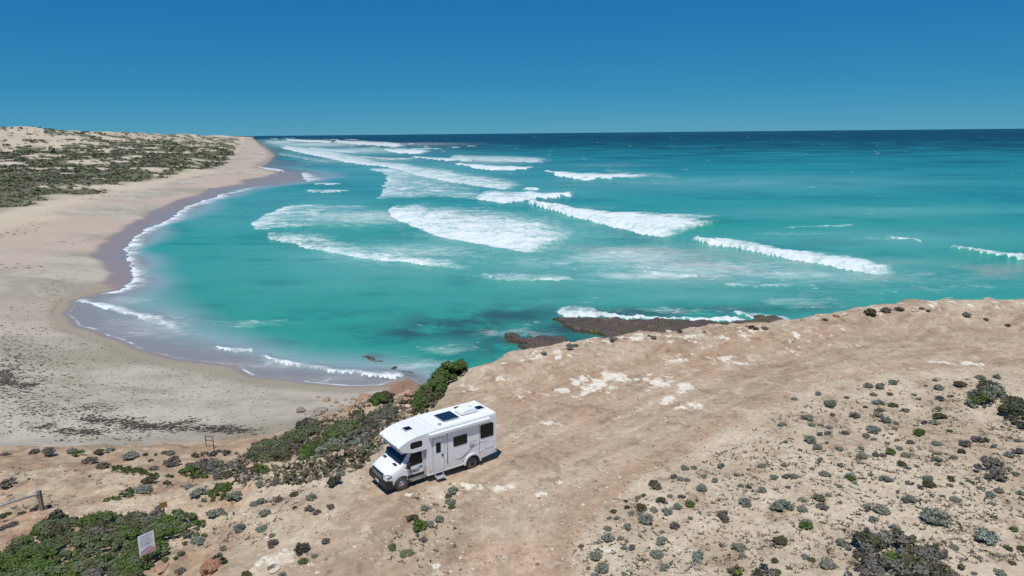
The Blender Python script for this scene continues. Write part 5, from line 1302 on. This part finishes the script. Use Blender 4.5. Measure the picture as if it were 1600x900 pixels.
for s in (1, -1):
    d_ = plate('cab_door', sill([(-.28, 1.004, .52), (-.28, 1.004, 1.14), (-1.22, 1.004, 1.20), (-1.22, 1.004, .52)][::-1], s), .02, 'white_paint', cab)
    sw = plate('side_window', sill([(-.20, .985, 1.20), (-.36, .965, 1.36), (-.66, .865, 1.97), (-1.20, .86, 1.99), (-1.20, .985, 1.24)][::-1], s), .02, 'dark_glass', cab)
    sw.location = (0, s * .014, 0)
    box('door_handle', -1.16, -1.00, *(sorted((s * 1.0, s * 1.035))), 1.06, 1.11, 'black_plastic', d_, .008)
    box('side_cladding', -1.26, -.30, *(sorted((s * .99, s * 1.022))), .56, .74, 'black_plastic', cab, .012)
    mr_ = box('door_mirror', -.40, -.22, *(sorted((s * 1.06, s * 1.26))), 1.20, 1.52, 'black_plastic', cab, .035)
    box('mirror_arm', -.36, -.26, *(sorted((s * .95, s * 1.08))), 1.22, 1.28, 'black_plastic', mr_, .01)
    hl = plate('headlight', sill([(.79, .62, .86), (.70, .90, .90), (.50, .968, 1.02), (.62, .86, 1.05), (.80, .66, .98)][::-1], s), .05, 'lamp_glass', cab)
    hl.location = (.045, s * .012, .0)
    pa_ = [(-.02, .62), (-.02, .3)]
    # bonnet air intakes below the windscreen
    box('cowl_vent', .10, .24, *(sorted((s * .40, s * .72))), 1.335, 1.375, 'black_plastic', cab, .01)
    cyl('arch_gap', (0, s * .885, .40), (0, 1, 0), .43, .235, 'black_plastic', cab, 32)
bump = extr('front_bumper', [(.44, .24), (.86, .26), (.93, .36), (.93, .60), (.88, .74), (.44, .70)], -.965, .965, 'black_plastic', cab, .06, 3)
gr = extr('grille', [(.78, .70), (.925, .70), (.915, .98), (.84, 1.03), (.78, 1.03)], -.60, .60, 'black_plastic', cab, .02, 2)
for i in range(3): box('grille_bar', .905, .932, -.54, .54, .750 + i * .08, .762 + i * .08, 'grey_trim', gr, .004)
cyl('emblem_disc', (.925, 0, .845), (1, 0, 0), .10, .02, 'black_plastic', gr, 28)
bm = bmesh.new()
for k in range(32):
    a0, a1 = 2 * math.pi * k / 32, 2 * math.pi * (k + 1) / 32
    vs = [bm.verts.new((.94, math.cos(a) * rr3, .845 + math.sin(a) * rr3)) for a, rr3 in ((a0, .115), (a1, .115), (a1, .095), (a0, .095))]
    bm.faces.new(vs)
for k in range(3):
    a = R(90 + 120 * k)
    tip = (math.cos(a) * .10, math.sin(a) * .10); l_ = (math.cos(a + 1.05) * .02, math.sin(a + 1.05) * .02); r2 = (math.cos(a - 1.05) * .02, math.sin(a - 1.05) * .02)
    bm.faces.new([bm.verts.new((.942, y, .845 + z)) for y, z in ((0, 0), r2, tip, l_)])
bmobj('emblem', bm, 'chrome', gr)
npl = box('number_plate', .925, .945, -.19, .19, .40, .52, 'white_roof', bump, .004)
for i in range(6): box('plate_character', .944, .949, -.15 + i * .053, -.12 + i * .053, .43, .49, 'decal_dark', npl, 0)
for s in (-.28, .30): box('wiper', .0, .06, s - .28, s + .28, 1.43, 1.455, 'black_plastic', cab, .005)
# lettering on the cab door
tc_ = bpy.data.curves.new('lettering', 'FONT'); tc_.body = 'maui'; tc_.size = .30; tc_.extrude = .002; tc_.offset = .006
to = bpy.data.objects.new('lettering_tmp', tc_); COL.objects.link(to)
dg = bpy.context.evaluated_depsgraph_get()
tm = bpy.data.meshes.new_from_object(to.evaluated_get(dg)); bpy.data.objects.remove(to)
lt = link('lettering', tm, 'decal_dark', cab)
# text runs from the nose backwards on the visible side
lt.matrix_local = Matrix(((-1, 0, 0, -.42), (0, 0, 1, 1.012), (0, 1, 0, .86), (0, 0, 0, 1)))
# wheels
def wheel(x, s, dual=False):
    w_ = cyl('wheel', (x, s * (.905 if not dual else .955), .355), (0, 1, 0), .355, .24, 'tyre_rubber', RV, 32, .05)
    yy = s * (1.022 if not dual else 1.072)
    cyl('rim', (x, yy, .355), (0, 1, 0), .225, .03, 'wheel_steel', w_, 28)
    cyl('hub', (x, yy + s * .018, .355), (0, 1, 0), .10 if not dual else .14, .03, 'grey_trim' if not dual else 'black_plastic', w_, 20)
    for k in range(8):
        a = 2 * math.pi * k / 8
        cyl('rim_slot', (x + math.cos(a) * .165, yy + s * .016, .355 + math.sin(a) * .165), (0, 1, 0), .028, .006, 'black_plastic', w_, 10)
for s in (1, -1):
    wheel(0, s); wheel(-WB, s, True)
    cyl('wheel_well', (-WB, s * .74, .46), (0, 1, 0), .455, .5, 'black_plastic', RV, 28)
    box('mud_flap', -.52, -.49, *(sorted((s * .72, s * .98))), .18, .52, 'black_plastic', RV, .004)

# ------------------------------------------------------------------ signs, fence, frame
plain('weathered_wood', (.23, .19, .155), .9, var=.2, scale=12, bump=.4)
plain('rusty_post', (.20, .105, .06), .85, var=.25, scale=9)
plain('sign_white', (.82, .82, .80), .5, var=.05, scale=4)
plain('sign_red', (.58, .30, .27), .5, var=.12)
plain('sign_violet', (.42, .30, .46), .5, var=.12)
plain('sign_ink', (.42, .42, .45), .6, var=.1)
plain('sign_amber', (.34, .19, .05), .6, var=.15)
plain('galvanised', (.30, .31, .32), .5, metal=.4, var=.12, scale=8)
plain('dark_steel', (.05, .045, .04), .6, metal=.3, var=.2)
plain('dead_wood', (.30, .26, .22), .9, var=.2, scale=10, bump=.4)
def gp(px, py): return hit(np.array([px], float), np.array([py], float))[0]
p = gp(233, 884)
sg = empty('notice_board', tuple(p), math.atan2(-p[0], p[1]) + R(30))
sg.rotation_euler[1] = R(3); sg.scale = (.9, .9, .9)
tag(sg, 'white notice board on a brown post in the green scrub', 'sign')
box('post', -.045, .045, -.045, .045, -.3, 1.25, 'rusty_post', sg, .006)
bd = box('board', -.40, .40, -.085, -.05, .68, 1.66, 'sign_white', sg, .006)
bd.rotation_euler = (R(-9), R(3), 0); bd.location = (-.10, -.14, .05)
box('frame_edge', -.41, .41, -.082, -.053, .665, .69, 'aluminium', bd, .003)
box('heading_line', -.32, .30, -.089, -.084, 1.56, 1.60, 'sign_ink', bd, 0)
for i in range(9): box('text_line', -.34, -.34 + .68 * (1 - .28 * ((i * 7) % 5) / 5), -.089, -.084, 1.49 - i * .05, 1.505 - i * .05, 'sign_ink', bd, 0)
plate('red_band', [(-.38, -.0885, .70), (.38, -.0885, .70), (.38, -.0885, .86), (.10, -.0885, .93), (-.10, -.0885, .80), (-.38, -.0885, .74)], .003, 'sign_red', bd)
plate('violet_band', [(-.36, -.0895, .78), (-.12, -.0895, .83), (.10, -.0895, .96), (.30, -.0895, .93), (.30, -.0895, .98), (.0, -.0895, 1.02), (-.36, -.0895, .88)], .003, 'sign_violet', bd)
p = gp(259, 817)
s2 = empty('trail_marker', tuple(p), math.atan2(-p[0], p[1]))
tag(s2, 'small amber marker sign on a thin post behind the scrub', 'sign')
box('post', -.022, .022, -.022, .022, -.2, 1.15, 'dark_steel', s2, .003)
box('panel', -.17, .17, -.05, -.024, .87, 1.15, 'sign_amber', s2, .006)
p = gp(66, 797); p2 = gp(-95, 846)
fn = empty('post_fence', tuple(p))
tag(fn, 'weathered post with a grey pipe rail at the left edge', 'fence')
for q in (p, p2):
    d_ = q - p
    po = box('post', d_[0] - .09, d_[0] + .09, d_[1] - .09, d_[1] + .09, d_[2] - .3, d_[2] + 1.18, 'weathered_wood', fn, .02)
e_ = p2 - p
tube('rail', [(.05, -.05, 1.0), (e_[0], e_[1] - .05, e_[2] + 1.0)], .055, 'galvanised', fn, 10)
a = gp(322.5, 698); c = gp(332, 701)
mf = empty('metal_frame', tuple(a)); tag(mf, 'small dark metal frame standing at the top of the beach', 'frame')
v_ = (c - a); v_ = v_ / np.linalg.norm(v_[:2]) * .62
tube('upright', [(0, 0, -.3), (0, 0, .95)], .03, 'dark_steel', mf); tube('upright', [(v_[0], v_[1], -.3), (v_[0], v_[1], .92)], .03, 'dark_steel', mf)
for h_ in (.55, .90): tube('crossbar', [(0, 0, h_), (v_[0], v_[1], h_ - .02)], .025, 'dark_steel', mf)
p = gp(1082, 888)
db = empty('dead_branch', tuple(p)); tag(db, 'bare dead branch lying on the sand at the bottom edge', 'branch')
tube('stem', [(-.35, -.25, .04), (-.1, .02, .10), (.15, .2, .12), (.5, .22, .05)], [.03, .028, .022, .01], 'dead_wood', db)
tube('twig', [(-.05, .05, .10), (.25, -.12, .14), (.55, -.35, .06)], [.02, .016, .008], 'dead_wood', db)
tube('twig', [(.1, .17, .12), (.3, .4, .15), (.38, .55, .06)], [.015, .012, .006], 'dead_wood', db)
